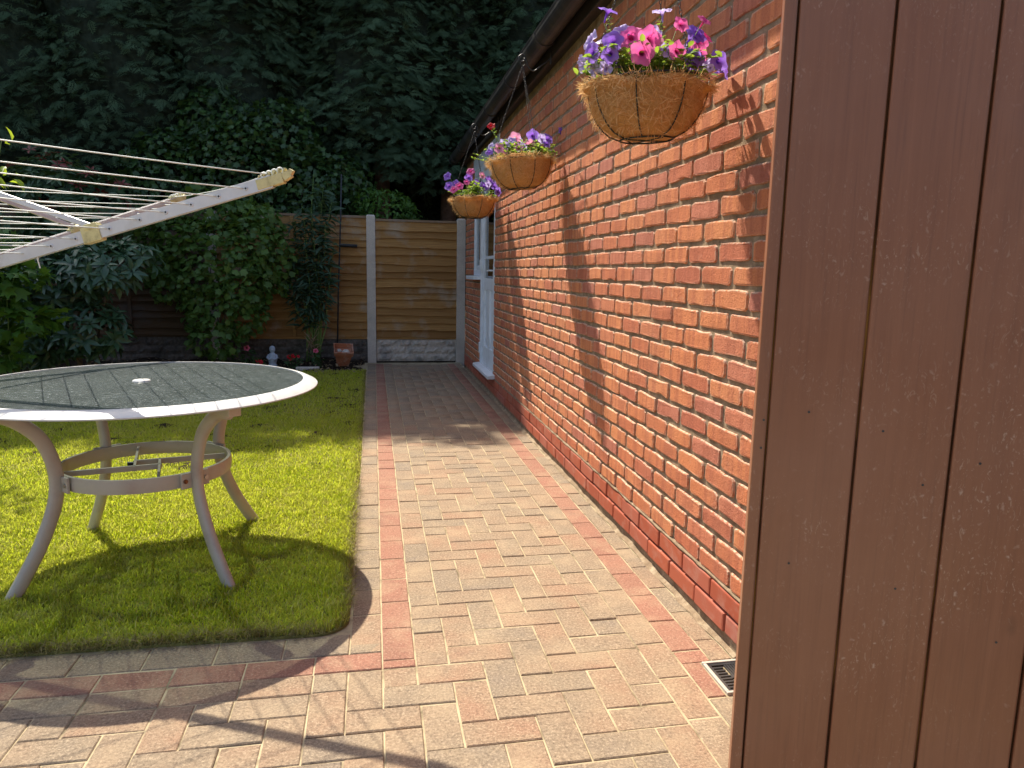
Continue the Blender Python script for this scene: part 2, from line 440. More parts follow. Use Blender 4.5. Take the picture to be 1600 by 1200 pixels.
def np_mesh(name, V, T, attrs=None, smooth=False):
    """V (n,3) floats, T (m,k) ints; attrs: name -> (domain, array)"""
    me = bpy.data.meshes.new(name)
    V = np.ascontiguousarray(V, dtype=np.float32)
    T = np.ascontiguousarray(T, dtype=np.int32)
    me.vertices.add(len(V))
    me.vertices.foreach_set('co', V.ravel())
    k = T.shape[1]
    me.loops.add(T.size)
    me.loops.foreach_set('vertex_index', T.ravel())
    me.polygons.add(len(T))
    me.polygons.foreach_set('loop_start', np.arange(0, T.size, k, dtype=np.int32))
    try:
        me.polygons.foreach_set('loop_total', np.full(len(T), k, dtype=np.int32))
    except Exception:
        pass
    if smooth:
        me.polygons.foreach_set('use_smooth', np.ones(len(T), dtype=bool))
    for an, (dom, arr) in (attrs or {}).items():
        a = me.attributes.new(an, 'FLOAT', dom)
        a.data.foreach_set('value', np.ascontiguousarray(arr, dtype=np.float32))
    me.update(calc_edges=True)
    me.validate()
    return me

def rings(pts, rad, n=8):
    """parallel-transported ring vertices along a polyline"""
    pts = [Vector(p) for p in pts]
    rads = rad if isinstance(rad, (list, tuple)) else [rad] * len(pts)
    out = []
    t0 = (pts[1] - pts[0]).normalized()
    u = t0.orthogonal().normalized()
    for i, p in enumerate(pts):
        if i == 0: t = pts[1] - pts[0]
        elif i == len(pts) - 1: t = pts[-1] - pts[-2]
        else: t = (pts[i + 1] - pts[i]).normalized() + (pts[i] - pts[i - 1]).normalized()
        t = t.normalized() if t.length > 1e-9 else t0
        u = (u - t * u.dot(t))
        u = u.normalized() if u.length > 1e-6 else t.orthogonal().normalized()
        w = t.cross(u)
        out.append([p + (u * math.cos(2 * math.pi * k / n) + w * math.sin(2 * math.pi * k / n)) * rads[i] for k in range(n)])
    return out

class MB:
    def __init__(s):
        s.v, s.f = [], []
    def add(s, vs, fs):
        o = len(s.v)
        s.v += [tuple(v) for v in vs]
        s.f += [tuple(i + o for i in f) for f in fs]
        return s
    def box(s, x0, x1, y0, y1, z0, z1):
        v = [(x, y, z) for z in (z0, z1) for y in (y0, y1) for x in (x0, x1)]
        return s.add(v, [(0, 2, 3, 1), (4, 5, 7, 6), (0, 1, 5, 4), (2, 6, 7, 3), (0, 4, 6, 2), (1, 3, 7, 5)])
    def beam(s, a, b, w, h, up=(0, 0, 1)):
        a, b = Vector(a), Vector(b)
        t = (b - a).normalized()
        sd_ = t.cross(Vector(up)).normalized()
        u = sd_.cross(t)
        v = []
        for p in (a, b):
            for (i, j) in ((-1, -1), (1, -1), (1, 1), (-1, 1)):
                v.append(p + sd_ * (i * w / 2) + u * (j * h / 2))
        return s.add(v, [(0, 1, 2, 3), (7, 6, 5, 4), (0, 4, 5, 1), (1, 5, 6, 2), (2, 6, 7, 3), (3, 7, 4, 0)])
    def tube(s, pts, rad, n=8, closed=False):
        rg = rings(pts, rad, n)
        v = [p for r in rg for p in r]
        m = len(rg)
        f = [(i * n + k, i * n + (k + 1) % n, (i + 1) * n + (k + 1) % n, (i + 1) * n + k) for i in range(m - 1) for k in range(n)]
        if closed:
            f += [((m - 1) * n + k, (m - 1) * n + (k + 1) % n, (k + 1) % n, k) for k in range(n)]
        else:
            f += [tuple(range(n - 1, -1, -1)), tuple((m - 1) * n + k for k in range(n))]
        return s.add(v, f)
    def torus(s, c, r, rt, n=40, k=8, axis='z', arc=None):
        pts = []
        for i in range(n):
            a = 2 * math.pi * i / n
            d = {'z': (math.cos(a) * r, math.sin(a) * r, 0), 'y': (math.cos(a) * r, 0, math.sin(a) * r), 'x': (0, math.cos(a) * r, math.sin(a) * r)}[axis]
            pts.append((c[0] + d[0], c[1] + d[1], c[2] + d[2]))
        return s.tube(pts, rt, k, True)
    def lathe(s, prof, c=(0, 0, 0), n=32, cap=True):
        m = len(prof)
        v = [(c[0] + r * math.cos(2 * math.pi * k / n), c[1] + r * math.sin(2 * math.pi * k / n), c[2] + z) for (r, z) in prof for k in range(n)]
        f = [(i * n + k, i * n + (k + 1) % n, (i + 1) * n + (k + 1) % n, (i + 1) * n + k) for i in range(m - 1) for k in range(n)]
        if cap:
            f += [tuple(range(n - 1, -1, -1)), tuple((m - 1) * n + k for k in range(n))]
        return s.add(v, f)
    def mesh(s, name, off=None, smooth=False):
        me = bpy.data.meshes.new(name)
        o = off or Vector((0, 0, 0))
        me.from_pydata([(v[0] - o[0], v[1] - o[1], v[2] - o[2]) for v in s.v], [], s.f)
        if smooth:
            me.polygons.foreach_set('use_smooth', [True] * len(me.polygons))
        me.update()
        return me
    def obj(s, name, m, parent=None, loc=None, smooth=False, bevel=0, kind=None, seg=2):
        off = wl(parent) if parent is not None else (Vector(loc) if loc is not None else None)
        me = s.mesh(name, off, smooth)
        o = link(name, me, m, parent, loc, kind)
        if bevel:
            md = o.modifiers.new('bevel', 'BEVEL')
            md.width = bevel
            md.segments = seg
            md.limit_method = 'ANGLE'
            md.angle_limit = R(40)
        return o

def frames(d, n):
    """d leaf axes (m,3), n rough normals -> rotation matrices with columns axis, side, normal"""
    d = d / np.linalg.norm(d, axis=1, keepdims=True)
    z = n - (n * d).sum(1, keepdims=True) * d
    ln = np.linalg.norm(z, axis=1, keepdims=True)
    z = np.where(ln > 1e-4, z / np.maximum(ln, 1e-6), np.array([[0.3, 0.2, 0.9]]))
    y = np.cross(z, d)
    return np.stack([d, y, z], axis=2)

def scatter(name, proto, P, Rm, Sc, rnd, extra=None):
    pv, pt = proto
    m, k = len(P), len(pv)
    V = np.einsum('mij,kj->mki', Rm, pv) * Sc.reshape(-1, 1, 1) + P[:, None, :]
    T = pt[None] + (np.arange(m) * k)[:, None, None]
    at = {'rnd': ('FACE', np.repeat(rnd, len(pt)))}
    for an, arr in (extra or {}).items():
        at[an] = ('FACE', np.repeat(arr, len(pt)))
    return np_mesh(name, V.reshape(-1, 3), T.reshape(-1, pt.shape[1]), at)

def unit(m):
    v = rng.normal(size=(m, 3))
    return v / np.linalg.norm(v, axis=1, keepdims=True)

# leaf shapes, length 1 along +x, facing +z
def leaf_oval(w=0.42, fold=0.10, curl=0.12):
    v = np.array([[0, 0, 0], [0.32, w / 2, fold], [0.7, w / 2 * 0.8, fold - curl * 0.4], [1, 0, -curl], [0.7, -w / 2 * 0.8, fold - curl * 0.4], [0.32, -w / 2, fold], [0.36, 0, 0.0], [0.7, 0, -curl * 0.35]])
    t = np.array([[0, 6, 1], [6, 7, 2], [6, 2, 1], [7, 3, 2], [0, 5, 6], [5, 4, 6], [6, 4, 7], [7, 4, 3]])
    return v, t
def leaf_lobed(lobes=5, depth=0.35, w=0.95, curl=0.10):
    k = lobes * 2 + 1
    v = [[0.30, 0, 0.03]]
    for i in range(k):
        a = -2.45 + 4.9 * i / (k - 1)
        r = 0.66 if i % 2 else 0.66 * (1 - depth)
        r *= 1.0 - 0.22 * (abs(a) / 2.45)
        v.append([0.30 + r * math.cos(a) * 1.05, r * math.sin(a) * w, -curl * r * r * 1.4])
    v.append([0, 0, 0])
    e = len(v) - 1
    t = [[0, i, i + 1] for i in range(1, k)] + [[0, k, e], [0, e, 1]]
    return np.array(v), np.array(t)
def conifer_spray(seed, side=6):
    g = np.random.default_rng(seed)
    v, t = [], []
    def blade(a, b, w):
        a, b = np.array(a), np.array(b)
        d = b - a
        s_ = np.array([-d[1], d[0], 0.0])
        s_ = s_ / (np.linalg.norm(s_) + 1e-9) * w
        o = len(v)
        m_ = a + d * 0.45
        v.extend([a, m_ + s_, b, m_ - s_])
        t.extend([[o, o + 1, o + 3], [o + 1, o + 2, o + 3]])
    def tip(a, b, w):
        a, b = np.array(a), np.array(b)
        d = b - a
        s_ = np.array([-d[1], d[0], 0.0])
        s_ = s_ / (np.linalg.norm(s_) + 1e-9) * w
        o = len(v)
        v.extend([a + s_, b, a - s_])
        t.append([o, o + 1, o + 2])
    blade((0, 0, 0), (1, 0, -0.22), 0.030)
    for i in range(side):
        x = 0.10 + 0.80 * i / (side - 1)
        z = -0.22 * x * x
        ln = 0.44 * (1 - x) ** 0.7 + 0.10
        for sg in (-1, 1):
            a = 0.75 + g.uniform(-0.15, 0.15)
            l = ln * g.uniform(0.75, 1.15)
            e = (x + l * math.cos(a), sg * l * math.sin(a), z - 0.18 * l + g.uniform(-0.06, 0.06))
            blade((x, 0, z), e, 0.032)
            if l > 0.2:
                for q, an in ((0.45, 0.25), (0.62, 1.25)):
                    c_ = (x + l * q * math.cos(a), sg * l * q * math.sin(a), z - 0.18 * l * q)
                    tip(c_, (c_[0] + 0.48 * l * math.cos(an), c_[1] + sg * 0.48 * l * math.sin(an), c_[2] - 0.05), 0.030)
    return np.array(v), np.array(t)

OVAL = leaf_oval()
LANCE = leaf_oval(0.20, 0.05, 0.22)
RHO = leaf_oval(0.34, 0.06, 0.14)
LOBE = leaf_lobed(5, 0.30)
IVY = leaf_lobed(5, 0.38)
MAPLE = leaf_lobed(5, 0.45, 1.05)
SPRAYS = [conifer_spray(s) for s in (1, 2, 3)]

def blob_points(blobs, n, inner=0.72, low=-0.95, bias=None):
    """points in the outer shell of a union of ellipsoids with their outward directions"""
    B = np.array([b[:3] for b in blobs], float)
    Rd = np.array([b[3:6] for b in blobs], float)
    w = (Rd[:, 0] * Rd[:, 1] + Rd[:, 1] * Rd[:, 2] + Rd[:, 0] * Rd[:, 2])
    idx = rng.choice(len(B), size=n * 3, p=w / w.sum())
    u = unit(n * 3)
    if bias is not None:
        flip = (u @ np.array(bias)) < 0
        keep = rng.random(n * 3) < 0.65
        u[flip & keep] *= -1
    f = inner + (1 - inner) * rng.random(n * 3) ** 0.6
    f *= 1 + rng.normal(0, 0.05, n * 3)
    P = B[idx] + u * Rd[idx] * f[:, None]
    ok = np.ones(len(P), bool)
    for b_, r_ in zip(B, Rd):
        ok &= (((P - b_) / r_) ** 2).sum(1) > 0.36
    ok &= u[:, 2] > low
    P, u = P[ok][:n], u[ok][:n]
    return P, u

def leaves(name, parent, m, proto, blobs, n, size, droop=0.35, inner=0.7, seed=None, bias=None, up=0.5, kind='stuff', low=-0.95):
    P, u = blob_points(blobs, n, inner, bias=bias, low=low)
    k = len(P)
    d = u * 0.6 + unit(k) * 0.9 + np.array([0, 0, -droop])
    nn = u * 0.8 + unit(k) * 0.55 + np.array([0, 0, up])
    Rm = frames(d, nn)
    sc_ = size * rng.uniform(0.6, 1.25, k)
    me = scatter(name, proto, P - np.array(wl(parent)), Rm, sc_, rng.random(k))
    return link(name, me, m, parent, kind=kind)

def stems(name, parent, m, base, tips, r0=0.012, n=6, wob=0.06):
    mb = MB()
    for t in tips:
        b0 = Vector(base) + Vector((random.uniform(-.08, .08), random.uniform(-.05, .05), 0))
        pts = []
        for i in range(6):
            q = i / 5
            p = b0.lerp(Vector(t), q)
            p += Vector((random.uniform(-wob, wob), random.uniform(-wob, wob), 0)) * math.sin(q * math.pi)
            pts.append(p)
        mb.tube(pts, [r0 * (1 - 0.75 * i / 5) for i in range(6)], n)
    return mb.obj(name, m, parent, smooth=True)

# ------------------------------------------------------------------ ground
g = MB()
g.add([(-40, -20, -0.09), (40, -20, -0.09), (40, 60, -0.09), (-40, 60, -0.09)], [(0, 1, 2, 3)])
tag(g.obj('ground', M_soil, loc=(0, 0, -0.09)), kind='structure')

# soil of the border, lumpy
nx, ny = 90, 60
gx, gy = np.meshgrid(np.linspace(-9, -1.21, nx), np.linspace(4.3, 9.62, ny))
gz = -0.03 + 0.03 * rng.random(gx.shape) + 0.03 * np.sin(gx * 9 + np.sin(gy * 7)) * np.sin(gy * 8)
gz += 0.06 * np.clip((gy - 8.7) / 0.9, 0, 1)
gz[:, -1] = -0.05
V = np.stack([gx, gy, gz], -1).reshape(-1, 3)
ii = np.arange(nx * ny).reshape(ny, nx)
T = np.stack([ii[:-1, :-1], ii[:-1, 1:], ii[1:, 1:], ii[1:, :-1]], -1).reshape(-1, 4)
soil = link('border_soil', np_mesh('border_soil', V, T, smooth=True), M_soil)
tag(soil, kind='structure')

# ------------------------------------------------------------------ paving
MX, MY = 0.10235, 0.10125
X0, Y0 = -0.910, 1.968
pb = MB()
pb.add([(-9, -2.5, -0.0036), (-0.0, -2.5, -0.0036), (-0.0, 9.58, -0.0036), (-1.40, 9.58, -0.0036), (-1.40, 2.48, -0.0036), (-9, 2.48, -0.0036)], [(0, 1, 2, 3, 4, 5)])
path = pb.obj('path', M_sand, loc=(0, 0, 0))
tag(path, kind='structure')

def paver_mesh(name, lx, ly, h=0.06, c=0.0030, tj=0.0046):
    a, b_ = lx / 2 - tj / 2, ly / 2 - tj / 2
    v = []
    for (x, y, z) in ((a, b_, -h), (a, b_, -c), (a - c, b_ - c, 0)):
        v += [(-x, -y, z), (x, -y, z), (x, y, z), (-x, y, z)]
    f = [(8, 9, 10, 11)]
    for o in (0, 4):
        f += [(o + k, o + (k + 1) % 4, o + 4 + (k + 1) % 4, o + 4 + k) for k in range(4)]
    return np.array(v), np.array(f)

PAV = []   # (cx, cy, lx, ly, red)
def addp(x0, x1, y0, y1, red=False):
    PAV.append(((x0 + x1) / 2, (y0 + y1) / 2, x1 - x0, y1 - y0, red))
# columns along the path: edging, red, inner
def ycol(x0, x1, ya, yb, red=False, off=0.0):
    y = ya + off
    if off > 0.03: addp(x0, x1, ya, ya + off, red)
    while y < yb - 0.03:
        addp(x0, x1, y, min(y + 2 * MY, yb), red)
        y += 2 * MY
YE = 9.44
ycol(X0 - 3 * MX, X0 - 2 * MX, Y0 + 2 * MY, YE, False, 0.06)
ycol(X0 - 2 * MX, X0 - 1 * MX, Y0 + 1 * MY, YE, True, 0.047)
ycol(X0 - 1 * MX, X0, Y0 + 5 * MY, YE, False, 0.0)
XD = -0.296
ycol(XD, XD + MX, Y0 - 15 * MY, YE, False, 0.02)
ycol(XD + MX, XD + 2 * MX, 1.955, YE, True, 0.075)
ycol(XD + 2 * MX, -0.018, 1.955, YE, False, 0.13)
ycol(XD + MX, XD + MX + 0.062, 1.770, 1.955, True)
ycol(XD + MX, XD + 2 * MX, Y0 - 15 * MY, 1.765, False, 0.1)
ycol(XD + 2 * MX, -0.018, Y0 - 15 * MY, 1.765, False, 0.05)
# rows along the front of the lawn
def xrow(xa, xb, y0, y1, red=False, off=0.0):
    x = xb - off
    if off > 0.03: addp(xb - off, xb, y0, y1, red)
    while x > xa + 0.03:
        addp(max(x - 2 * MX, xa), x, y0, y1, red)
        x -= 2 * MX
xrow(-4.3, X0 - 2 * MX, Y0 + 2 * MY + 0.002, Y0 + 3 * MY + 0.03, False, MX)
xrow(-4.3, X0 - 2 * MX, Y0 + MY, Y0 + 2 * MY, True, 0.0)
xrow(-4.3, X0 - 3 * MX, Y0, Y0 + MY, False, 0.1)
def inmask(i, j):
    if 0 <= i <= 5: return j < 73
    if i == -1: return j < 5
    if i == -2: return j < 1
    if i == -3: return j < 1
    return j < 0 and i > -32
for j in range(-18, 73):
    for i in range(-32, 6):
        dff = (i - j) % 4
        x, y = X0 + i * MX, Y0 + j * MY
        if dff == 3:
            a, b_ = inmask(i, j), inmask(i + 1, j) and i + 1 <= 5
            if a and b_: addp(x, x + 2 * MX, y, y + MY)
            elif a: addp(x, x + MX, y, y + MY)
            elif b_: addp(x + MX, x + 2 * MX, y, y + MY)
        elif dff == 0:
            if i == -32 and inmask(i, j): addp(x, x + MX, y, y + MY)
        elif dff == 2:
            a, b_ = inmask(i, j), inmask(i, j + 1)
            if a and b_: addp(x, x + MX, y, y + 2 * MY)
            elif a: addp(x, x + MX, y, y + MY)
            elif b_: addp(x, x + MX, y + MY, y + 2 * MY)
def seen(x, y):
    d = Vector((x, y, 0)) - CAM
    w = d.dot(F)
    if w < 0.2: return 9e9
    u, v_ = d.dot(Rr) / w, d.dot(Dr) / w
    if abs(u) > 0.76 or abs(v_) > 0.58: return 9e9
    if x > -0.62 + 0.9 * (y - 0.9) * 0.55 and y < 1.6: return 9e9
    return w
PAV.sort(key=lambda q: seen(q[0], q[1]))
cache = {}
def pav_me(lx, ly, red):
    k = (round(lx, 3), round(ly, 3), red)
    if k not in cache:
        v, f = paver_mesh('paver', lx, ly)
        me = bpy.data.meshes.new('paver')
        me.from_pydata(v.tolist(), [], f.tolist())
        me.materials.append(M_pavred if red else M_pav)
        cache[k] = me
    return cache[k]
FARV, FARF, FARR = {False: [], True: []}, {False: [], True: []}, {False: [], True: []}
for q, (cx, cy, lx, ly, red) in enumerate(PAV):
    dz = random.gauss(0, 0.0012)
    if q < 300:
        o = bpy.data.objects.new('paver', pav_me(lx, ly, red))
        COL.objects.link(o)
        o.parent = path
        o.location = (cx, cy, dz)
        o.rotation_euler = (random.gauss(0, 0.006), random.gauss(0, 0.006), random.gauss(0, 0.006))
    else:
        v, f = paver_mesh('p', lx, ly)
        o0 = sum(len(a) for a in FARV[red])
        FARV[red].append(v + np.array([cx, cy, dz]))
        FARF[red].append(f + o0)
        FARR[red].append(np.full(len(f), random.random()))
for red in (False, True):
    me = np_mesh('paving_blocks', np.concatenate(FARV[red]), np.concatenate(FARF[red]), {'rnd': ('FACE', np.concatenate(FARR[red]))})
    link('paving_blocks', me, M_pavred if red else M_pav, path, kind='stuff')
# mortar fillet between the paving and the wall
mf = MB()
n = 90
vv = []
for i in range(n):
    y = 1.96 + (9.0 - 1.96) * i / (n - 1)
    w = random.gauss(0, 0.005)
    vv += [(-0.021 + w, y, 0.0005), (-0.016 + w * 0.5, y, 0.002 + random.gauss(0, 0.0015)), (-0.001, y, 0.010 + random.gauss(0, 0.005))]
mf.add(vv, [(3 * i + k, 3 * i + k + 1, 3 * i + 4 + k, 3 * i + 3 + k) for i in range(n - 1) for k in (0, 1)])
mf.obj('mortar_fillet', M_mortar, path, smooth=True)

# ------------------------------------------------------------------ lawn
LB = [(-1.232, 8.74), (-1.228, 6.5), (-1.222, 4.5), (-1.226, 3.4), (-1.224, 2.42)]
for k in range(1, 8):
    a = math.pi / 2 * k / 8
    LB.append((-1.224 - 0.11 * (1 - math.cos(a)), 2.40 - 0.095 * math.sin(a)))
LB += [(-1.36, 2.306), (-1.7, 2.312), (-2.4, 2.318), (-4.2, 2.31), (-7.5, 2.31), (-7.5, 5.0), (-5.4, 5.4), (-4.3, 6.0), (-3.7, 6.9), (-3.25, 7.9), (-2.7, 8.55), (-2.2, 8.74)]
LBA = np.array(LB)
lb = MB()
n = len(LB)
lb.add([(x, y, 0.006) for x, y in LB] + [(x, y, -0.06) for x, y in LB], [tuple(range(n - 1, -1, -1))] + [(i, (i + 1) % n, n + (i + 1) % n, n + i) for i in range(n)])
lawn = lb.obj('lawn', M_turf, loc=(-3, 4, 0))
tag(lawn, kind='structure')

def inpoly(P, A):
    x, y = P[:, 0], P[:, 1]
    c = np.zeros(len(P), bool)
    j = len(A) - 1
    for i in range(len(A)):
        xi, yi, xj, yj = A[i, 0], A[i, 1], A[j, 0], A[j, 1]
        c ^= ((yi > y) != (yj > y)) & (x < (xj - xi) * (y - yi) / (yj - yi + 1e-12) + xi)
        j = i
    return c
def edgedist(P, A):
    d = np.full(len(P), 9.0)
    for i in range(len(A)):
        a, b_ = A[i], A[(i + 1) % len(A)]
        ab = b_ - a
        t = np.clip(((P - a) @ ab) / (ab @ ab), 0, 1)
        d = np.minimum(d, np.linalg.norm(P - a - t[:, None] * ab, axis=1))
    return d
def grass(bands):
    Ps, Hs = [], []
    for (ya, yb, xa, dens, h) in bands:
        m = int((yb - ya) * (-1.2 - xa) * dens)
        P = np.c_[rng.uniform(xa, -1.2, m), rng.uniform(ya, yb, m)]
        lim = -1.13 - 0.50 * P[:, 1] - 0.25
        P = P[((P[:, 0] > lim) | (rng.random(m) < 0.13)) & inpoly(P, LBA)]
        Ps.append(P)
        Hs.append(np.full(len(P), h))
    P = np.concatenate(Ps)
    h = np.concatenate(Hs) * rng.uniform(0.55, 1.35, len(P))
    ed = edgedist(P, LBA)
    clump = np.sin(P[:, 0] * 23 + 3 * np.sin(P[:, 1] * 9)) * np.sin(P[:, 1] * 19 + 2 * np.sin(P[:, 0] * 11))
    h *= 1 + 0.25 * clump
    h *= np.where(rng.random(len(P)) < 0.04, 1.7, 1.0)
    h *= 1 + 0.35 * np.exp(-ed / 0.05)
    dry = np.clip(np.exp(-ed / 0.035) * 1.3 - rng.random(len(P)) * 0.7, 0, 0.9)
    dry = np.maximum(dry, (rng.random(len(P)) < 0.05) * 0.7)
    m = len(P)
    az = rng.uniform(0, 2 * np.pi, m)
    lean = rng.uniform(0.15, 0.9, m) * h
    dirv = np.c_[np.cos(az), np.sin(az)]
    w = rng.uniform(0.0010, 0.0020, m) * (1 + 0.16 * P[:, 1])
    w = np.where(P[:, 0] < -1.38 - 0.50 * P[:, 1], w * 2.8, w)
    sdv = np.c_[-np.sin(az + rng.normal(0, .6, m)), np.cos(az)] * w[:, None]
    z0 = np.full(m, 0.002)
    V = np.empty((m, 5, 3))
    V[:, 0, :2] = P - sdv; V[:, 1, :2] = P + sdv
    V[:, 0, 2] = V[:, 1, 2] = z0
    mid = P + dirv * (lean * 0.35)[:, None]
    V[:, 2, :2] = mid + sdv * 0.75; V[:, 3, :2] = mid - sdv * 0.75
    V[:, 2, 2] = V[:, 3, 2] = z0 + h * 0.62
    V[:, 4, :2] = P + dirv * lean[:, None]
    V[:, 4, 2] = z0 + h * rng.uniform(0.8, 1.0, m)
    T = np.array([[0, 1, 2], [0, 2, 3], [3, 2, 4]])[None] + (np.arange(m) * 5)[:, None, None]
    rn = np.clip(rng.random(m) * 0.97, 0, 1)
    at = {'rnd': ('FACE', np.repeat(rn, 3)), 'dry': ('FACE', np.repeat(dry, 3))}
    return np_mesh('grass', V.reshape(-1, 3), T.reshape(-1, 3), at)
gm = grass([(2.3, 3.2, -5.2, 44000, 0.023), (3.2, 4.4, -5.6, 28000, 0.022), (4.4, 6.0, -5.9, 14500, 0.023), (6.0, 8.75, -5.4, 6500, 0.026)])
gr = link('grass', gm, M_grass)
tag(gr, 'short mown green grass covering the lawn beside the path', 'grass', kind='stuff')

# dry roots and straw hanging over the lawn edge
P = []
for i in range(4200):
    k = random.random()
    if k < 0.55: P.append((random.uniform(-2.6, -1.33), 2.318 + random.gauss(0, 0.012)))
    else: P.append((-1.228 + random.gauss(0, 0.010), random.uniform(2.5, 8.0) if random.random() < .3 else random.uniform(2.5, 4.0)))
P = np.array(P)
m = len(P)
az = rng.uniform(0, 2 * np.pi, m)
d = np.c_[np.cos(az), np.sin(az), rng.uniform(-0.2, 0.5, m)]
straw = (np.array([[0, -0.018, 0], [0, 0.018, 0], [0.5, 0.012, 0.10], [0.5, -0.012, 0.10], [1, 0, 0.0]]), np.array([[0, 1, 2], [0, 2, 3], [3, 2, 4]]))
me = scatter('lawn_edge_straw', straw, np.c_[P, rng.uniform(0.0, 0.03, m)], frames(d, unit(m) * .3 + np.array([0, 0, 1])), rng.uniform(0.02, 0.055, m), rng.random(m), {'dry': np.full(m, 1.0)})
tag(link('dead_grass', me, M_grass), 'dry brown straw and roots along the cut lawn edge', 'dead grass', kind='stuff')

# ------------------------------------------------------------------ garage
GY0, GY1 = 0.55, 9.0
garage = thing('garage', 'long single storey red brick garage with black gutter beside the path', 'building', (0, 5, 0))
DY0, DY1, DZ0, DZ1 = 6.80, 7.70, 0.235, 2.30
WY0, WY1, WZ0, WZ1 = 7.70, 8.24, 1.165, 2.30
ZT = 2.505
c = MB()
TX = 0.11
c.box(0.0, TX, GY0, DY0, -0.05, ZT)
c.box(0.0, TX, DY0, DY1, -0.05, DZ0)
c.box(0.0, TX, WY0, WY1, -0.05, WZ0)
c.box(0.0, TX, DY0, WY1, DZ1 + 0.13, ZT)
c.box(0.0, TX, WY1, GY1, -0.05, ZT)
c.obj('wall_core', M_mortar, garage)
c = MB()
c.box(TX, 5.0, GY1 - 0.11, GY1, -0.05, ZT + 0.0)
c.box(4.9, 5.0, GY0, GY1 - 0.11, -0.05, ZT)
c.box(TX, 5.0, GY0, GY0 + 0.11, -0.05, ZT)
c.obj('rear_walls', M_plinth, garage)
c = MB()
c.box(0.14, 4.85, GY0 + .14, GY1 - .14, -0.04, 0.02)
c.obj('garage_floor', M_concrete, garage)

def brick_variant(L, H, pr, jit, seed, rad=0.012, nc=3):
    g_ = random.Random(seed)
    out = []
    a, b_ = L / 2, H / 2
    for (sx, sy) in ((-1, -1), (1, -1), (1, 1), (-1, 1)):
        for k in range(nc):
            t = k / (nc - 1)
            ang = {(-1, -1): math.pi, (1, -1): 1.5 * math.pi, (1, 1): 0.0, (-1, 1): 0.5 * math.pi}[(sx, sy)] + t * math.pi / 2
            r_ = rad * g_.uniform(0.5, 1.5)
            out.append((sx * (a - r_) + r_ * math.cos(ang) + g_.gauss(0, jit), sy * (b_ - r_) + r_ * math.sin(ang) + g_.gauss(0, jit)))
        nx_ = {(-1, -1): (1, -1), (1, -1): (1, 1), (1, 1): (-1, 1), (-1, 1): (-1, -1)}[(sx, sy)]
        for q in ((0.33, 0.66) if sx != nx_[0] else ()):
            out.append((a * (sx * (1 - q) + nx_[0] * q) + g_.gauss(0, jit), b_ * (sy * (1 - q) + nx_[1] * q) + g_.gauss(0, jit * 1.3)))
    n_ = len(out)
    ins = 0.0026 if jit > 0.001 else 0.002
    v = [(0.001, y, z) for y, z in out]
    v += [(-pr * 0.88 + g_.gauss(0, jit * .35), y * (1 - ins / a), z * (1 - ins / b_)) for y, z in out]
    v += [(-pr + g_.gauss(0, jit * .25), y * (1 - 3.6 * ins / a), z * (1 - 2.9 * ins / b_)) for y, z in out]
    f = [(o + i, o + (i + 1) % n_, o + n_ + (i + 1) % n_, o + n_ + i) for o in (0, n_) for i in range(n_)] + [tuple(range(2 * n_, 3 * n_))]
    return v, f
BV = [brick_variant(0.2095, 0.0610, 0.0072, 0.0018, s, 0.0125) for s in range(16)]
HV = [brick_variant(0.100, 0.0625, 0.0085, 0.0018, s) for s in range(20, 24)]
PV = [brick_variant(0.217, 0.0665, 0.013, 0.0004, s, 0.004) for s in range(30, 33)]
def edge_attr(vf):
    n_ = len(vf[0]) // 3
    top = max(v[2] for v in vf[0]) - 0.012
    return [(1.0 if vf[0][i % n_][2] > top else 0.45) if i < 2 * n_ else 0.0 for i in range(3 * n_)]
def to_me(name, vf, m):
    me = bpy.data.meshes.new(name)
    me.from_pydata(vf[0], [], vf[1])
    at = me.attributes.new('edge', 'FLOAT', 'POINT')
    at.data.foreach_set('value', edge_attr(vf))
    me.materials.append(m)
    return me
BM = [to_me('brick', v, M_brick) for v in BV]
PM = [to_me('brick', v, M_plinth) for v in PV]
def cut(vf, ya, yb):
    """squeeze a brick of the variant into the span ya..yb"""
    L0 = max(v[1] for v in vf[0]) - min(v[1] for v in vf[0])
    k = (yb - ya) / L0
    return [(v[0], v[1] * k, v[2]) for v in vf[0]], vf[1]
todo = []
row = 0
for row in range(-1, 32):
    zc = 0.1545 + 0.075 * row
    if zc + 0.03 > ZT: break
    off = 2.600 + (0.1125 if row % 2 else 0.0)
    k0 = math.floor((GY0 - off) / 0.225) - 1
    for k in range(k0, k0 + 42):
        ya, yb = off + 0.225 * k, off + 0.225 * (k + 1)
        segs = [(max(ya, GY0), min(yb, GY1))]
        op = []
        if zc > DZ0 - 0.02 and zc < DZ1 + 0.12: op.append((DY0, DY1))
        if zc > WZ0 - 0.0 and zc < DZ1 + 0.12: op.append((WY0, WY1))
        for (oa, ob) in op:
            ns = []
            for (a, b_) in segs:
                if b_ <= oa or a >= ob: ns.append((a, b_))
                else:
                    if a < oa: ns.append((a, oa))
                    if b_ > ob: ns.append((ob, b_))
            segs = ns
        for (a, b_) in segs:
            if b_ - a > 0.03: todo.append((a, b_, zc, row <= 0))
def bseen(q):
    d = Vector((0, (q[0] + q[1]) / 2, q[2])) - CAM
    w = d.dot(F)
    if q[0] < 1.93 or w < 0.3: return 9e9
    u, v_ = d.dot(Rr) / w, d.dot(Dr) / w
    if abs(u) > 0.75 or abs(v_) > 0.56: return 9e9
    return w
todo.sort(key=bseen)
SV, SF, SR, SE = {0: [], 1: []}, {0: [], 1: []}, {0: [], 1: []}, {0: [], 1: []}
cnt = {0: 0, 1: 0}
done = 0
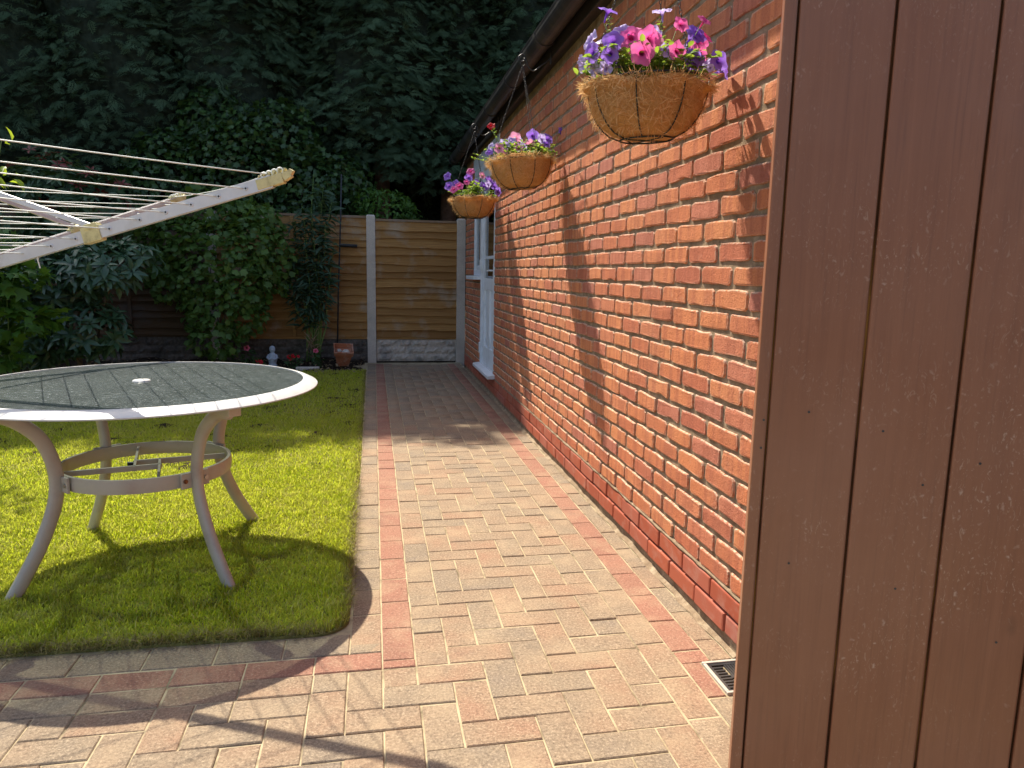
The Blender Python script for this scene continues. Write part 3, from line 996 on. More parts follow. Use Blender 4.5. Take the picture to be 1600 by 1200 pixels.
for (a, b_, zc, pl) in todo:
    full = b_ - a > 0.224
    my = (a + b_) / 2
    dx = random.gauss(0, 0.0012)
    if full and done < 300:
        me = random.choice(PM if pl else BM)
        o = bpy.data.objects.new('brick', me)
        COL.objects.link(o)
        o.parent = garage
        o.location = Vector((dx, my + random.gauss(0, 0.0012), zc + random.gauss(0, 0.001))) - wl(garage)
        o.rotation_euler = (random.gauss(0, 0.006), 0, random.gauss(0, 0.008))
        done += 1
    else:
        vf = random.choice(PV if pl else BV)
        if not full: vf = cut(vf, a + 0.006, b_ - 0.006)
        i = int(pl)
        SV[i] += [(v[0] + dx, v[1] + my, v[2] + zc) for v in vf[0]]
        SF[i] += [tuple(q + cnt[i] for q in f) for f in vf[1]]
        SR[i] += [random.random()] * len(vf[1])
        SE[i] += edge_attr(vf)
        cnt[i] += len(vf[0])
for i, m in ((0, M_brick), (1, M_plinth)):
    me = bpy.data.meshes.new('brickwork')
    o_ = wl(garage)
    me.from_pydata([(v[0] - o_[0], v[1] - o_[1], v[2] - o_[2]) for v in SV[i]], [], SF[i])
    at = me.attributes.new('rnd', 'FLOAT', 'FACE')
    at.data.foreach_set('value', SR[i])
    at = me.attributes.new('edge', 'FLOAT', 'POINT')
    at.data.foreach_set('value', SE[i])
    link('brickwork', me, m, garage, kind='stuff')
# smeared mortar bed over the plinth, uneven
mb = MB()
n = 160
vv = []
for i in range(n):
    y = GY0 + (GY1 - GY0) * i / (n - 1)
    w = random.gauss(0, 0.0016)
    vv += [(-0.0005, y, 0.190), (-0.0125 + w, y, 0.1905), (-0.0105 + w, y, 0.196 + random.gauss(0, 0.0015)), (-0.0005, y, 0.199)]
mb.add(vv, [(4 * i + k, 4 * i + k + 1, 4 * i + 5 + k, 4 * i + 4 + k) for i in range(n - 1) for k in range(3)])
mb.obj('plinth_mortar', M_mortar, garage, smooth=True)

# fascia, gutter, roof
MB().box(-0.076, -0.054, GY0 - 0.05, GY1 + 0.06, 2.470, 2.655).obj('fascia', M_fascia, garage, bevel=0.003)
MB().box(-0.053, 0.03, GY0 - 0.05, GY1 + 0.06, 2.492, 2.512).obj('soffit', M_fascia, garage)
gt = MB()
GC, GR = (-0.150, 2.553), 0.062
prof = []
for k in range(13):
    a = math.pi + math.pi * k / 12
    prof.append((GC[0] + GR * math.cos(a), GC[1] + GR * math.sin(a)))
prof = [(GC[0] - GR - 0.004, GC[1] + 0.012), (GC[0] - GR - 0.002, GC[1] + 0.004)] + prof + [(GC[0] + GR, GC[1] + 0.012)]
inn = [(GC[0] + (x - GC[0]) * 0.93, GC[1] + (z - GC[1]) * 0.93 + 0.002) for x, z in reversed(prof)]
pr2 = prof + inn
k = len(pr2)
v = [(x, y, z) for y in (GY0 - 0.08, GY1 + 0.1) for x, z in pr2]
gt.add(v, [(i, (i + 1) % k, k + (i + 1) % k, k + i) for i in range(k)] + [tuple(range(k - 1, -1, -1)), tuple(range(k, 2 * k))])
gutter = gt.obj('gutter', M_black, garage, smooth=False)
for y in (1.3, 2.3, 3.3, 4.28, 5.25, 6.2, 7.15, 8.1, 8.85):
    b_ = MB()
    pp = [(GC[0] + 0.068 * math.cos(math.pi + math.pi * q / 10), GC[1] + 0.068 * math.sin(math.pi + math.pi * q / 10)) for q in range(11)]
    qq = [(GC[0] + 0.0615 * math.cos(math.pi + math.pi * q / 10), GC[1] + 0.0615 * math.sin(math.pi + math.pi * q / 10)) for q in range(10, -1, -1)]
    w = 0.055 if abs(y - 4.28) < .01 or abs(y - 2.3) < .01 else 0.028
    al = pp + qq
    k = len(al)
    b_.add([(x, yy, z) for yy in (y - w / 2, y + w / 2) for x, z in al], [(i, (i + 1) % k, k + (i + 1) % k, k + i) for i in range(k)])
    for i in range(10):
        for o in (0, k):
            b_.f.append((o + i, o + i + 1, o + k - 2 - i, o + k - 1 - i))
    b_.obj('gutter_bracket', M_black, gutter)
# roof with tile courses
rf = MB()
sl = math.tan(R(28))
rf.add([(-0.06, GY0 - .1, 2.62), (-0.06, GY1 + .12, 2.62), (2.55, GY1 + .12, 2.62 + 2.61 * sl), (2.55, GY0 - .1, 2.62 + 2.61 * sl), (5.1, GY1 + .12, 2.665), (5.1, GY0 - .1, 2.665)], [(0, 1, 2, 3), (3, 2, 4, 5)])
roof = rf.obj('roof', M_tile, garage)
for cidx in range(9):
    tm = MB()
    xa = -0.125 + cidx * 0.30
    xb = xa + 0.36
    for q in range(28):
        ya = GY0 - 0.1 + q * 0.31
        dz = random.gauss(0, 0.003)
        za, zb = 2.612 + (xa + 0.105) * sl + 0.03 + dz, 2.612 + (xb + 0.105) * sl + 0.012 + dz
        tm.add([(xa, ya, za), (xb, ya, zb), (xb, ya + 0.305, zb), (xa, ya + 0.305, za), (xa, ya, za + 0.014), (xb, ya, zb + 0.014), (xb, ya + 0.305, zb + 0.014), (xa, ya + 0.305, za + 0.014)],
               [(0, 1, 2, 3), (7, 6, 5, 4), (0, 4, 5, 1), (1, 5, 6, 2), (2, 6, 7, 3), (3, 7, 4, 0)])
    tm.obj('tile_course', M_tile, roof)

# painted head board over door and window
MB().box(-0.012, 0.06, DY0 - 0.20, WY1 + 0.06, DZ1, DZ1 + 0.135).obj('head_board', M_whitepaint, garage, bevel=0.004)

# door
dm = MB()
dm.box(-0.008, 0.07, DY0, DY0 + 0.055, DZ0, DZ1)
dm.box(-0.008, 0.07, DY1 - 0.055, DY1, DZ0, DZ1)
dm.box(-0.008, 0.07, DY0 + 0.055, DY1 - 0.055, DZ1 - 0.055, DZ1)
door = dm.obj('door', M_whitepaint, garage, bevel=0.003)
a, b_ = DY0 + 0.058, DY1 - 0.058
lf = MB()
xf = 0.012
lf.box(xf, 0.055, a, a + 0.10, DZ0 + 0.006, DZ1 - 0.06)
lf.box(xf, 0.055, b_ - 0.10, b_, DZ0 + 0.006, DZ1 - 0.06)
lf.box(xf, 0.055, a + 0.10, b_ - 0.10, DZ0 + 0.006, DZ0 + 0.20)
lf.box(xf, 0.055, a + 0.10, b_ - 0.10, 1.02, 1.14)
lf.box(xf, 0.055, a + 0.10, b_ - 0.10, DZ1 - 0.16, DZ1 - 0.06)
my = (a + b_) / 2
lf.box(xf + .001, 0.054, my - 0.05, my + 0.05, DZ0 + 0.20, 1.02)
lf.box(xf + .004, 0.050, a + 0.10, b_ - 0.10, 1.335, 1.365)
lf.obj('door_leaf', M_whitepaint, door, bevel=0.004)
for (ya, yb) in ((a + 0.10, my - 0.05), (my + 0.05, b_ - 0.10)):
    MB().box(xf + 0.018, 0.045, ya, yb, DZ0 + 0.20, 1.02).obj('lower_panel', M_whitepaint, door)
for (za, zb) in ((1.14, 1.335), (1.365, DZ1 - 0.16)):
    MB().box(xf + 0.016, xf + 0.020, a + 0.10, b_ - 0.10, za, zb).obj('pane', M_pane, door)
sl_ = MB()
sl_.add([(-0.075, DY0 - 0.10, 0.192), (0.02, DY0 - 0.10, 0.192), (0.02, DY1 + 0.06, 0.192), (-0.075, DY1 + 0.06, 0.192), (-0.075, DY0 - 0.10, 0.222), (0.02, DY0 - 0.10, 0.238), (0.02, DY1 + 0.06, 0.238), (-0.075, DY1 + 0.06, 0.222)],
        [(3, 2, 1, 0), (4, 5, 6, 7), (0, 1, 5, 4), (1, 2, 6, 5), (2, 3, 7, 6), (3, 0, 4, 7)])
sl_.obj('threshold', M_whitepaint, door, bevel=0.004)
hd = MB()
hd.box(0.002, 0.012, a + 0.03, a + 0.07, 1.10, 1.28)
hd.tube([(-0.004, a + 0.05, 1.22), (-0.038, a + 0.05, 1.22), (-0.042, a + 0.07, 1.22), (-0.042, a + 0.16, 1.215)], 0.008, 8)
hd.obj('door_handle', M_whitepaint, door)
for z in (0.40, 1.28, 2.05):
    MB().box(-0.018, -0.0085, DY1 - 0.058, DY1 + 0.012, z - 0.055, z + 0.055).obj('hinge', M_whitepaint, door, bevel=0.002)
# window
wm = MB()
wm.box(-0.006, 0.07, WY0 + 0.003, WY0 + 0.06, WZ0, WZ1)
wm.box(-0.006, 0.07, WY1 - 0.06, WY1, WZ0, WZ1)
wm.box(-0.006, 0.07, WY0 + 0.06, WY1 - 0.06, WZ1 - 0.06, WZ1)
wm.box(-0.006, 0.07, WY0 + 0.06, WY1 - 0.06, WZ0, WZ0 + 0.06)
win = wm.obj('window', M_whitepaint, garage, bevel=0.003)
ws = MB()
ws.box(0.004, 0.05, WY0 + 0.062, WY0 + 0.10, WZ0 + 0.062, WZ1 - 0.062)
ws.box(0.004, 0.05, WY1 - 0.10, WY1 - 0.062, WZ0 + 0.062, WZ1 - 0.062)
ws.box(0.004, 0.05, WY0 + 0.10, WY1 - 0.10, WZ0 + 0.062, WZ0 + 0.11)
ws.box(0.004, 0.05, WY0 + 0.10, WY1 - 0.10, WZ1 - 0.11, WZ1 - 0.062)
ws.obj('sash', M_whitepaint, win, bevel=0.003)
MB().box(0.02, 0.024, WY0 + 0.10, WY1 - 0.10, WZ0 + 0.11, WZ1 - 0.11).obj('pane', M_pane, win)
MB().box(-0.085, 0.03, WY0 - 0.02 + 0.03, WY1 + 0.09, WZ0 - 0.042, WZ0 - 0.003).obj('sill', M_whitepaint, win, bevel=0.004)

# ------------------------------------------------------------------ drain
dr = thing('drain_gully', 'small square black drain grate in a beige frame by the wall foot', 'drain', (-0.07, 1.865, 0))
dx0, dx1, dy0, dy1 = -0.130, -0.006, 1.775, 1.948
f_ = MB()
t = 0.011
f_.box(dx0, dx1, dy0, dy0 + t, -0.05, 0.006).box(dx0, dx1, dy1 - t, dy1, -0.05, 0.006).box(dx0, dx0 + t, dy0 + t, dy1 - t, -0.05, 0.0055).box(dx1 - t, dx1, dy0 + t, dy1 - t, -0.05, 0.0055)
f_.obj('frame', M_drainframe, dr, bevel=0.002)
MB().box(dx0 + t, dx1 - t, dy0 + t, dy1 - t, -0.05, -0.035).obj('gully', M_void, dr)
gbars = MB()
ax0, ax1, ay0, ay1 = dx0 + t + .001, dx1 - t - .001, dy0 + t + .001, dy1 - t - .001
gw = 0.010
gbars.box(ax0, ax1, ay0, ay0 + gw, -0.02, 0.002).box(ax0, ax1, ay1 - gw, ay1, -0.02, 0.002).box(ax0, ax0 + gw, ay0 + gw, ay1 - gw, -0.02, 0.0017).box(ax1 - gw, ax1, ay0 + gw, ay1 - gw, -0.02, 0.0017)
gbars.obj('grate_rim', M_black, dr)
cxg, cyg = (ax0 + ax1) / 2, (ay0 + ay1) / 2
for q in range(8):
    y = ay0 + gw + 0.012 + q * (ay1 - ay0 - 2 * gw - 0.024) / 7
    MB().box(ax0 + gw, cxg - 0.006, y - 0.0032, y + 0.0032, -0.016, 0.001).obj('grate_bar', M_black, dr)
for q in range(5):
    x = cxg + 0.004 + q * (ax1 - gw - cxg - 0.006) / 4
    MB().box(x - 0.003, x + 0.003, ay0 + gw, cyg - 0.008, -0.016, 0.0013).obj('grate_bar', M_black, dr)
    MB().box(x - 0.003, x + 0.003, cyg + 0.008, ay1 - gw, -0.016, 0.0013).obj('grate_bar', M_black, dr)
MB().box(cxg - 0.006, ax1 - gw, cyg - 0.008, cyg + 0.008, -0.016, 0.0015).obj('grate_bar', M_black, dr)

# ------------------------------------------------------------------ gate
gd = Vector((0.907, -0.421, 0)).normalized()
gn = Vector((-0.421, -0.907, 0)).normalized()
GP = Vector((-0.607, 0.907, 0))
gate = thing('wooden_gate', 'brown stained boarded garden gate standing ajar against the brick garage', 'gate', (-0.3, 0.77, 0))
def slab(a0, a1, z0, z1, d0, d1):
    mb = MB()
    v = []
    for z in (z0, z1):
        for d in (d0, d1):
            for a in (a0, a1):
                p = GP + gd * a + gn * d
                v.append((p.x, p.y, z))
    mb.add(v, [(0, 2, 3, 1), (4, 5, 7, 6), (0, 1, 5, 4), (2, 6, 7, 3), (0, 4, 6, 2), (1, 3, 7, 5)])
    return mb
GZ0, GZ1 = 0.06, 1.88
slab(0.0, 0.0165, GZ0, GZ1, -0.030, 0.0006).obj('edge_strip', M_gate, gate, bevel=0.002)
a = 0.0190
bw = 0.1165
for q in range(6):
    slab(a, a + bw - 0.0032, GZ0, GZ1, -0.0082, random.uniform(-0.0006, 0.0003)).obj('board', M_gate, gate, bevel=0.003, seg=3)
    a += bw
slab(0.0168, a - 0.004, GZ0 + 0.002, GZ1 - 0.002, -0.024, -0.0085).obj('tongue_backing', M_gategap, gate)
for z in (0.25, 0.95, 1.65):
    slab(0.02, a - 0.006, z - 0.05, z + 0.05, -0.046, -0.0242).obj('ledge', M_gate, gate, bevel=0.003)
for z in (0.25, 1.65):
    slab(a - 0.32, a + 0.02, z - 0.018, z + 0.018, 0.0012, 0.0052).obj('strap_hinge', M_iron, gate, bevel=0.001)
for (u, z) in ((0.012, 1.005), (0.011, 0.965), (0.07, 1.02), (0.165, 1.0), (0.22, 0.93), (0.285, 0.965), (0.36, 0.98), (0.41, 0.93), (0.06, 0.80), (0.2, 0.78), (0.33, 0.72)):
    p = GP + gd * u + gn * 0.0006
    mb = MB()
    ring = []
    for k in range(8):
        q = p + gd * (0.0017 * math.cos(k * math.pi / 4)) + gn * 0.0004
        ring.append((q.x, q.y, z + 0.0017 * math.sin(k * math.pi / 4)))
    mb.add(ring, [tuple(range(8))])
    mb.obj('nail_head', M_iron, gate)

# ------------------------------------------------------------------ fence
def post(x0, x1, zt, label):
    mb = MB()
    v = []
    for z, s_ in ((-0.3, 0.0), (zt - 0.018, 0.0), (zt, 0.012)):
        v += [(x0 + s_, 9.60 + s_, z), (x1 - s_, 9.60 + s_, z), (x1 - s_, 9.70 - s_, z), (x0 + s_, 9.70 - s_, z)]
    f = [(8, 9, 10, 11)]
    for o in (0, 4):
        f += [(o + k, o + (k + 1) % 4, o + 4 + (k + 1) % 4, o + 4 + k) for k in range(4)]
    mb.add(v, f)
    o = mb.obj('concrete_post', M_concrete, loc=((x0 + x1) / 2, 9.65, 0), bevel=0.004)
    tag(o, label, 'post', 'concrete fence posts')
post(-1.216, -1.104, 1.905, 'pale concrete fence post between the two slatted panels beside the pot')
post(-0.046, 0.066, 1.893, 'pale concrete fence post next to the corner of the brick garage')
post(-3.16, -3.05, 1.90, 'concrete fence post hidden behind the lobed leaf shrub')
post(-5.10, -4.99, 1.90, 'concrete fence post behind the dark rhododendron')

def slat(x0, x1, zb, zt, y, seed, m, parent):
    g_ = random.Random(seed)
    n_ = 15
    ph = g_.uniform(0, 6)
    v = []
    kx = g_.uniform(x0 + .2, x1 - .2)
    for i in range(n_):
        x = x0 + (x1 - x0) * i / (n_ - 1)
        w = 0.006 * math.sin(x * 4.5 + ph) + 0.004 * math.sin(x * 13 + ph * 2) + g_.gauss(0, 0.0012)
        w += 0.010 * math.exp(-((x - kx) / 0.035) ** 2) * (1 if seed % 2 else -1)
        v += [(x, y - 0.034, zb + w), (x, y - 0.004, zt), (x, y + 0.004, zt), (x, y - 0.012, zb + w)]
    f = []
    for i in range(n_ - 1):
        for k in range(4):
            f.append((4 * i + k, 4 * (i + 1) + k, 4 * (i + 1) + (k + 1) % 4, 4 * i + (k + 1) % 4))
    mb = MB().add(v, f)
    return mb.obj('slat', m, parent)
def panel(x0, x1, zb, zt, label, mm, battens=(), seed=0, tilt=0.0):
    t_ = thing('fence_panel', label, 'fence panel', ((x0 + x1) / 2, 9.65, 0), 'slatted fence panels along the back')
    g_ = random.Random(seed)
    z = zb + 0.028
    top = zt - 0.035
    n_ = 15
    hs = [g_.uniform(0.8, 1.25) for _ in range(n_)]
    tot = sum(hs)
    for i, h in enumerate(hs):
        hh = (top - zb - 0.028) * h / tot
        slat(x0 - 0.010, x1 + 0.010, z, z + hh + 0.022, 9.648, seed * 50 + i, mm, t_)
        z += hh
    MB().box(x0, x1, 9.625, 9.672, zt - 0.030, zt).obj('cap_rail', M_fence2, t_, bevel=0.003)
    MB().box(x0 + 0.002, x1 - 0.002, 9.628, 9.668, zb, zb + 0.034).obj('bottom_rail', mm, t_, bevel=0.003)
    for bx in battens:
        MB().box(bx - 0.02, bx + 0.02, 9.590, 9.6135, zb + 0.036, zt - 0.032).obj('batten', mm, t_, bevel=0.002)
    MB().box(x0 + 0.002, x0 + 0.03, 9.662, 9.69, zb + 0.036, zt - 0.032).obj('back_batten', mm, t_)
    MB().box(x1 - 0.03, x1 - 0.002, 9.662, 9.69, zb + 0.036, zt - 0.032).obj('back_batten', mm, t_)
    return t_
panel(-1.101, -0.049, 0.302, 1.858, 'golden slatted fence panel above stone patterned board at the end of the path', M_fence, seed=3)
panel(-3.047, -1.219, 0.305, 1.890, 'weathered slatted fence panel behind the tall thin leaved bush', M_fence, battens=(-2.135,), seed=5)
panel(-4.987, -3.163, 0.33, 1.890, 'dark slatted fence panel behind the shrubs beyond the table', M_fence_shade, battens=(-4.08,), seed=8)
panel(-6.93, -5.103, 0.33, 1.89, 'slatted fence panel at the left end behind the red tipped bush', M_fence_shade, battens=(-6.0,), seed=9)

def gravel(x0, x1, z0, z1, label, seed, ms=M_stone):
    g_ = random.Random(seed)
    t_ = thing('gravel_board', label, 'gravel board', ((x0 + x1) / 2, 9.65, 0), 'stone patterned gravel boards')
    MB().box(x0, x1, 9.640, 9.675, z0, z1).obj('board_core', ms, t_)
    rows = 3
    h = (z1 - z0) / rows
    for r_ in range(rows):
        x = x0 + 0.004
        first = True
        while x < x1 - 0.02:
            w = g_.uniform(0.17, 0.30)
            if first and r_ < 2: w = 0.20
            first = False
            xe = min(x + w, x1 - 0.004)
            if x1 - xe < 0.08: xe = x1 - 0.004
            nx_, nz_ = 7, 4
            v = []
            for j in range(nz_):
                for i in range(nx_):
                    e = 0 if (i in (0, nx_ - 1) or j in (0, nz_ - 1)) else 1
                    v.append((x + 0.005 + (xe - x - 0.010) * i / (nx_ - 1) + g_.gauss(0, .002), 9.640 - e * g_.uniform(0.006, 0.022) - (0 if e else 0.0005), z0 + r_ * h + 0.005 + (h - 0.010) * j / (nz_ - 1) + g_.gauss(0, .0015)))
            f = [(j * nx_ + i, j * nx_ + i + 1, (j + 1) * nx_ + i + 1, (j + 1) * nx_ + i) for j in range(nz_ - 1) for i in range(nx_ - 1)]
            MB().add(v, f).obj('stone_block', ms, t_)
            x = xe
gravel(-1.102, -0.048, 0.012, 0.300, 'pale stone patterned concrete gravel board at the end of the path', 4)
gravel(-3.048, -1.218, 0.012, 0.303, 'stone patterned gravel board low behind the terracotta pot', 6, M_stone_shade)
gravel(-4.988, -3.162, 0.012, 0.328, 'dark gravel board low behind the shrubs', 7, M_stone_shade)

# ------------------------------------------------------------------ garden table
TC = Vector((-2.045, 3.08, 0))
TR = 0.678
table = thing('garden_table', 'round cream metal garden table with dusty dark glass top on the lawn', 'table', (TC.x, TC.y, 0))
ZTOP = 0.742
rim = MB()
pr_ = [(TR - 0.058, -0.004), (TR - 0.058, 0.003), (TR - 0.053, 0.0035), (TR - 0.028, -0.003), (TR - 0.005, -0.014), (TR, -0.017), (TR, -0.021), (TR - 0.010, -0.024), (TR - 0.050, -0.024), (TR - 0.058, -0.012)]
RIMSHARP = R(35)
n = 96
v = [(TC.x + r_ * math.cos(2 * math.pi * k / n), TC.y + r_ * math.sin(2 * math.pi * k / n), ZTOP + z) for (r_, z) in pr_ for k in range(n)]
m = len(pr_)
f = [(i * n + k, i * n + (k + 1) % n, ((i + 1) % m) * n + (k + 1) % n, ((i + 1) % m) * n + k) for i in range(m) for k in range(n)]
rim.add(v, f)
rimo = rim.obj('table_rim', M_rimwhite, table, smooth=True)
rimo.data.set_sharp_from_angle(angle=RIMSHARP)
gl = MB()
RG = TR - 0.0592
gl.lathe([(0.0005, -0.006), (RG, -0.006), (RG, 0.0), (0.0005, 0.0)], (TC.x, TC.y, ZTOP), 96, cap=False)
gl.obj('glass_top', M_tabglass, table)
cap = MB()
cap.lathe([(0.001, 0.0065), (0.010, 0.0065), (0.012, 0.005), (0.030, 0.005), (0.034, 0.001), (0.034, -0.02), (0.001, -0.02)], (TC.x - 0.01, TC.y + 0.02, ZTOP), 32, cap=False)
cap.obj('parasol_hole_cap', M_rimwhite, table, smooth=True)
def bez(p, n_=8):
    """Catmull-Rom through points"""
    p = [Vector(q) for q in p]
    P = [p[0] * 2 - p[1]] + p + [p[-1] * 2 - p[-2]]
    out = []
    for i in range(1, len(P) - 2):
        for k in range(n_):
            t = k / n_
            a_, b_, c_, d_ = P[i - 1], P[i], P[i + 1], P[i + 2]
            out.append(0.5 * ((2 * b_) + (c_ - a_) * t + (2 * a_ - 5 * b_ + 4 * c_ - d_) * t * t + (3 * b_ - a_ - 3 * c_ + d_) * t ** 3))
    out.append(p[-1])
    return out
legprof = [(0.560, 0.684), (0.500, 0.674), (0.440, 0.636), (0.385, 0.575), (0.352, 0.490), (0.342, 0.405), (0.358, 0.310), (0.410, 0.185), (0.475, 0.075), (0.530, -0.01)]
RZ0, RZ1, RR = 0.370, 0.424, 0.318
for q, ang in enumerate((-135.5, -44.5, 49.0, 134.0)):
    a = R(ang)
    er = Vector((math.cos(a), math.sin(a), 0))
    et = Vector((-math.sin(a), math.cos(a), 0))
    pts = bez([TC + er * r_ + Vector((0, 0, z)) for r_, z in legprof], 6)
    lm = MB()
    v, fcs = [], []
    nn_ = 12
    for i, p in enumerate(pts):
        t = (pts[min(i + 1, len(pts) - 1)] - pts[max(i - 1, 0)]).normalized()
        nr = t.cross(et).normalized()
        for k in range(nn_):
            an = 2 * math.pi * k / nn_
            cx_, sx_ = math.cos(an), math.sin(an)
            # soft flattened-oval section
            v.append(p + et * (0.019 * math.copysign(abs(cx_) ** 0.8, cx_)) + nr * (0.0255 * math.copysign(abs(sx_) ** 0.8, sx_)))
    for i in range(len(pts) - 1):
        for k in range(nn_):
            fcs.append((i * nn_ + k, i * nn_ + (k + 1) % nn_, (i + 1) * nn_ + (k + 1) % nn_, (i + 1) * nn_ + k))
    fcs += [tuple(range(nn_ - 1, -1, -1)), tuple((len(pts) - 1) * nn_ + k for k in range(nn_))]
    lm.add(v, fcs)
    lg = lm.obj('leg', M_cream, table, smooth=True)
    pl = MB()
    p0 = TC + er * 0.56 + Vector((0, 0, 0.694))
    pl.beam(p0 - er * 0.09, p0 + er * 0.035, 0.052, 0.040, (0, 0, 1))
    pl.obj('mounting_plate', M_cream, lg, bevel=0.004)
    # ring clamp and bolts
    cm = MB()
    cpos = TC + er * (RR + 0.010) + Vector((0, 0, (RZ0 + RZ1) / 2))
    cm.beam(cpos - et * 0.058, cpos + et * 0.058, 0.012, RZ1 - RZ0 + 0.006, (0, 0, 1))
    cm.obj('ring_clamp', M_cream, lg, bevel=0.003)
    for sgn in (-1, 1):
        bp = cpos + et * (0.043 * sgn)
        MB().tube([bp + er * 0.004, bp + er * 0.011], 0.0085, 10).obj('bolt', M_rust if (q, sgn) == (1, -1) else M_steel, lg)
        MB().tube([bp - er * 0.012, bp - er * 0.030], [0.006, 0.005], 8).obj('bolt', M_steel, lg)
rg_ = MB()
n = 72
v = []
for (r_, z) in ((RR, RZ0), (RR + 0.004, (RZ0 + RZ1) / 2), (RR, RZ1), (RR - 0.012, RZ1), (RR - 0.016, (RZ0 + RZ1) / 2), (RR - 0.012, RZ0)):
    v += [(TC.x + r_ * math.cos(2 * math.pi * k / n), TC.y + r_ * math.sin(2 * math.pi * k / n), z) for k in range(n)]
rg_.add(v, [(i * n + k, i * n + (k + 1) % n, ((i + 1) % 6) * n + (k + 1) % n, ((i + 1) % 6) * n + k) for i in range(6) for k in range(n)])
ring = rg_.obj('brace_ring', M_cream, table, smooth=True)
ring.data.set_sharp_from_angle(angle=R(35))
zc = 0.400
hw = 0.045
rot = R(14)
def rp(x, y):
    return TC + Vector((x * math.cos(rot) - y * math.sin(rot), x * math.sin(rot) + y * math.cos(rot), zc))
for (a, b_) in (((-0.297, -hw), (hw + .008, -hw)), ((hw, -0.295), (hw, hw + .008)), ((0.297, hw), (-hw - .008, hw)), ((-hw, 0.295), (-hw, -hw - .008))):
    MB().beam(rp(*a), rp(*b_), 0.010, 0.022).obj('cross_bar', M_cream, ring, bevel=0.001)
MB().tube([rp(-hw - 0.03, hw - 0.012), rp(-hw - 0.002, hw - 0.012)], [0.011, 0.007], 8).obj('wing_bolt', M_black, ring)

# ------------------------------------------------------------------ rotary airer
HUB = Vector((-2.90, 3.113, 1.082))
air = thing('rotary_airer', 'aluminium rotary clothes airer with white plastic lines beyond the table', 'clothes airer', (HUB.x, HUB.y, 0))
pm = MB().tube([(HUB.x, HUB.y, -0.25), (HUB.x, HUB.y, 1.66)], 0.020, 14)
pole = pm.obj('pole', M_alu, air, smooth=True)
MB().lathe([(0.021, 1.03), (0.05, 1.035), (0.055, 1.05), (0.055, 1.10), (0.045, 1.12), (0.021, 1.125)], (HUB.x, HUB.y, 0), 18).obj('lower_hub', M_cap, pole, smooth=False)
MB().lathe([(0.021, 1.545), (0.045, 1.55), (0.045, 1.60), (0.03, 1.63), (0.021, 1.67)], (HUB.x, HUB.y, 0), 18).obj('upper_hub', M_cap, pole)
ARM = [(-18.336, 15.256), (62.719, 18.02), (154.0, 17.0), (250.0, 19.5)]
LA = 1.598
HOLES = [1.472, 1.369, 1.262, 1.162, 1.059, 0.937, 0.798, 0.696, 0.59]
def armpt(q, l):
    az, el = R(ARM[q][0]), R(ARM[q][1])
    return HUB + Vector((math.cos(el) * math.cos(az), math.cos(el) * math.sin(az), math.sin(el))) * l
for q in range(4):
    t = (armpt(q, 1) - armpt(q, 0)).normalized()
    sdv_ = t.cross(Vector((0, 0, 1))).normalized()
    up_ = sdv_.cross(t)
    am = MB()
    H_, W_, wall = 0.042, 0.020, 0.003
    a_, b_ = armpt(q, 0.045), armpt(q, LA - 0.03)
    # channel section, open at the top
    sec = [(-W_ / 2, H_ / 2), (-W_ / 2, -H_ / 2), (W_ / 2, -H_ / 2), (W_ / 2, H_ / 2), (W_ / 2 - wall, H_ / 2), (W_ / 2 - wall, -H_ / 2 + wall), (-W_ / 2 + wall, -H_ / 2 + wall), (-W_ / 2 + wall, H_ / 2)]
    k = len(sec)
    am.add([p + sdv_ * x + up_ * z for p in (a_, b_) for x, z in sec], [(i, (i + 1) % k, k + (i + 1) % k, k + i) for i in range(k)])
    arm = am.obj('arm', M_alu, air)
    # end cap with cleats
    cp = MB()
    e0, e1 = armpt(q, LA - 0.085), armpt(q, LA + 0.012)
    cp.beam(e0, e1, 0.026, 0.034)
    cp.beam(e1, armpt(q, LA + 0.040) + up_ * 0.008, 0.022, 0.026)
    cp.beam(armpt(q, LA + 0.034) + up_ * 0.004, armpt(q, LA + 0.048) + up_ * 0.018, 0.020, 0.016)
    for kk in range(6):
        c0 = armpt(q, LA - 0.075 + kk * 0.019) + up_ * 0.018
        cp.beam(c0, c0 + up_ * 0.011 + t * 0.006, 0.020, 0.006, up=tuple(t))
    cp.obj('end_cap', M_cap, arm, bevel=0.002)
    kn = MB()
    for kk in range(4):
        c0 = armpt(q, LA - 0.055 + kk * 0.02) + up_ * 0.026
        kn.torus(c0, 0.010, 0.003, 12, 6, 'y')
    kn.obj('line_knot', M_rope, arm, smooth=True)
    for h in HOLES[:8]:
        c0 = armpt(q, h)
        for sg in (-1, 1):
            MB().tube([c0 + sdv_ * (sg * W_ / 2), c0 + sdv_ * (sg * (W_ / 2 + 0.0025))], [0.0085, 0.0065], 10).obj('eyelet', M_cap if h < 0 else M_alu, arm)
            MB().tube([c0 + sdv_ * (sg * (W_ / 2 + 0.0024)), c0 + sdv_ * (sg * (W_ / 2 + 0.0030))], 0.0038, 8).obj('eyelet_hole', M_black, arm)
    bk = MB()
    c0 = armpt(q, 0.862)
    bk.beam(c0 - t * 0.036, c0 + t * 0.036, 0.032, 0.058)
    bk.beam(c0 + up_ * 0.026 - t * 0.02, c0 + up_ * 0.026 + t * 0.03, 0.036, 0.022)
    bk.obj('slide_bracket', M_cap, arm, bevel=0.004)
    st = MB().beam(c0 + up_ * 0.030, Vector((HUB.x, HUB.y, 1.585)) + Vector((t.x, t.y, 0)).normalized() * 0.03, 0.014, 0.020)
    st.obj('strut', M_alu, air, bevel=0.002)
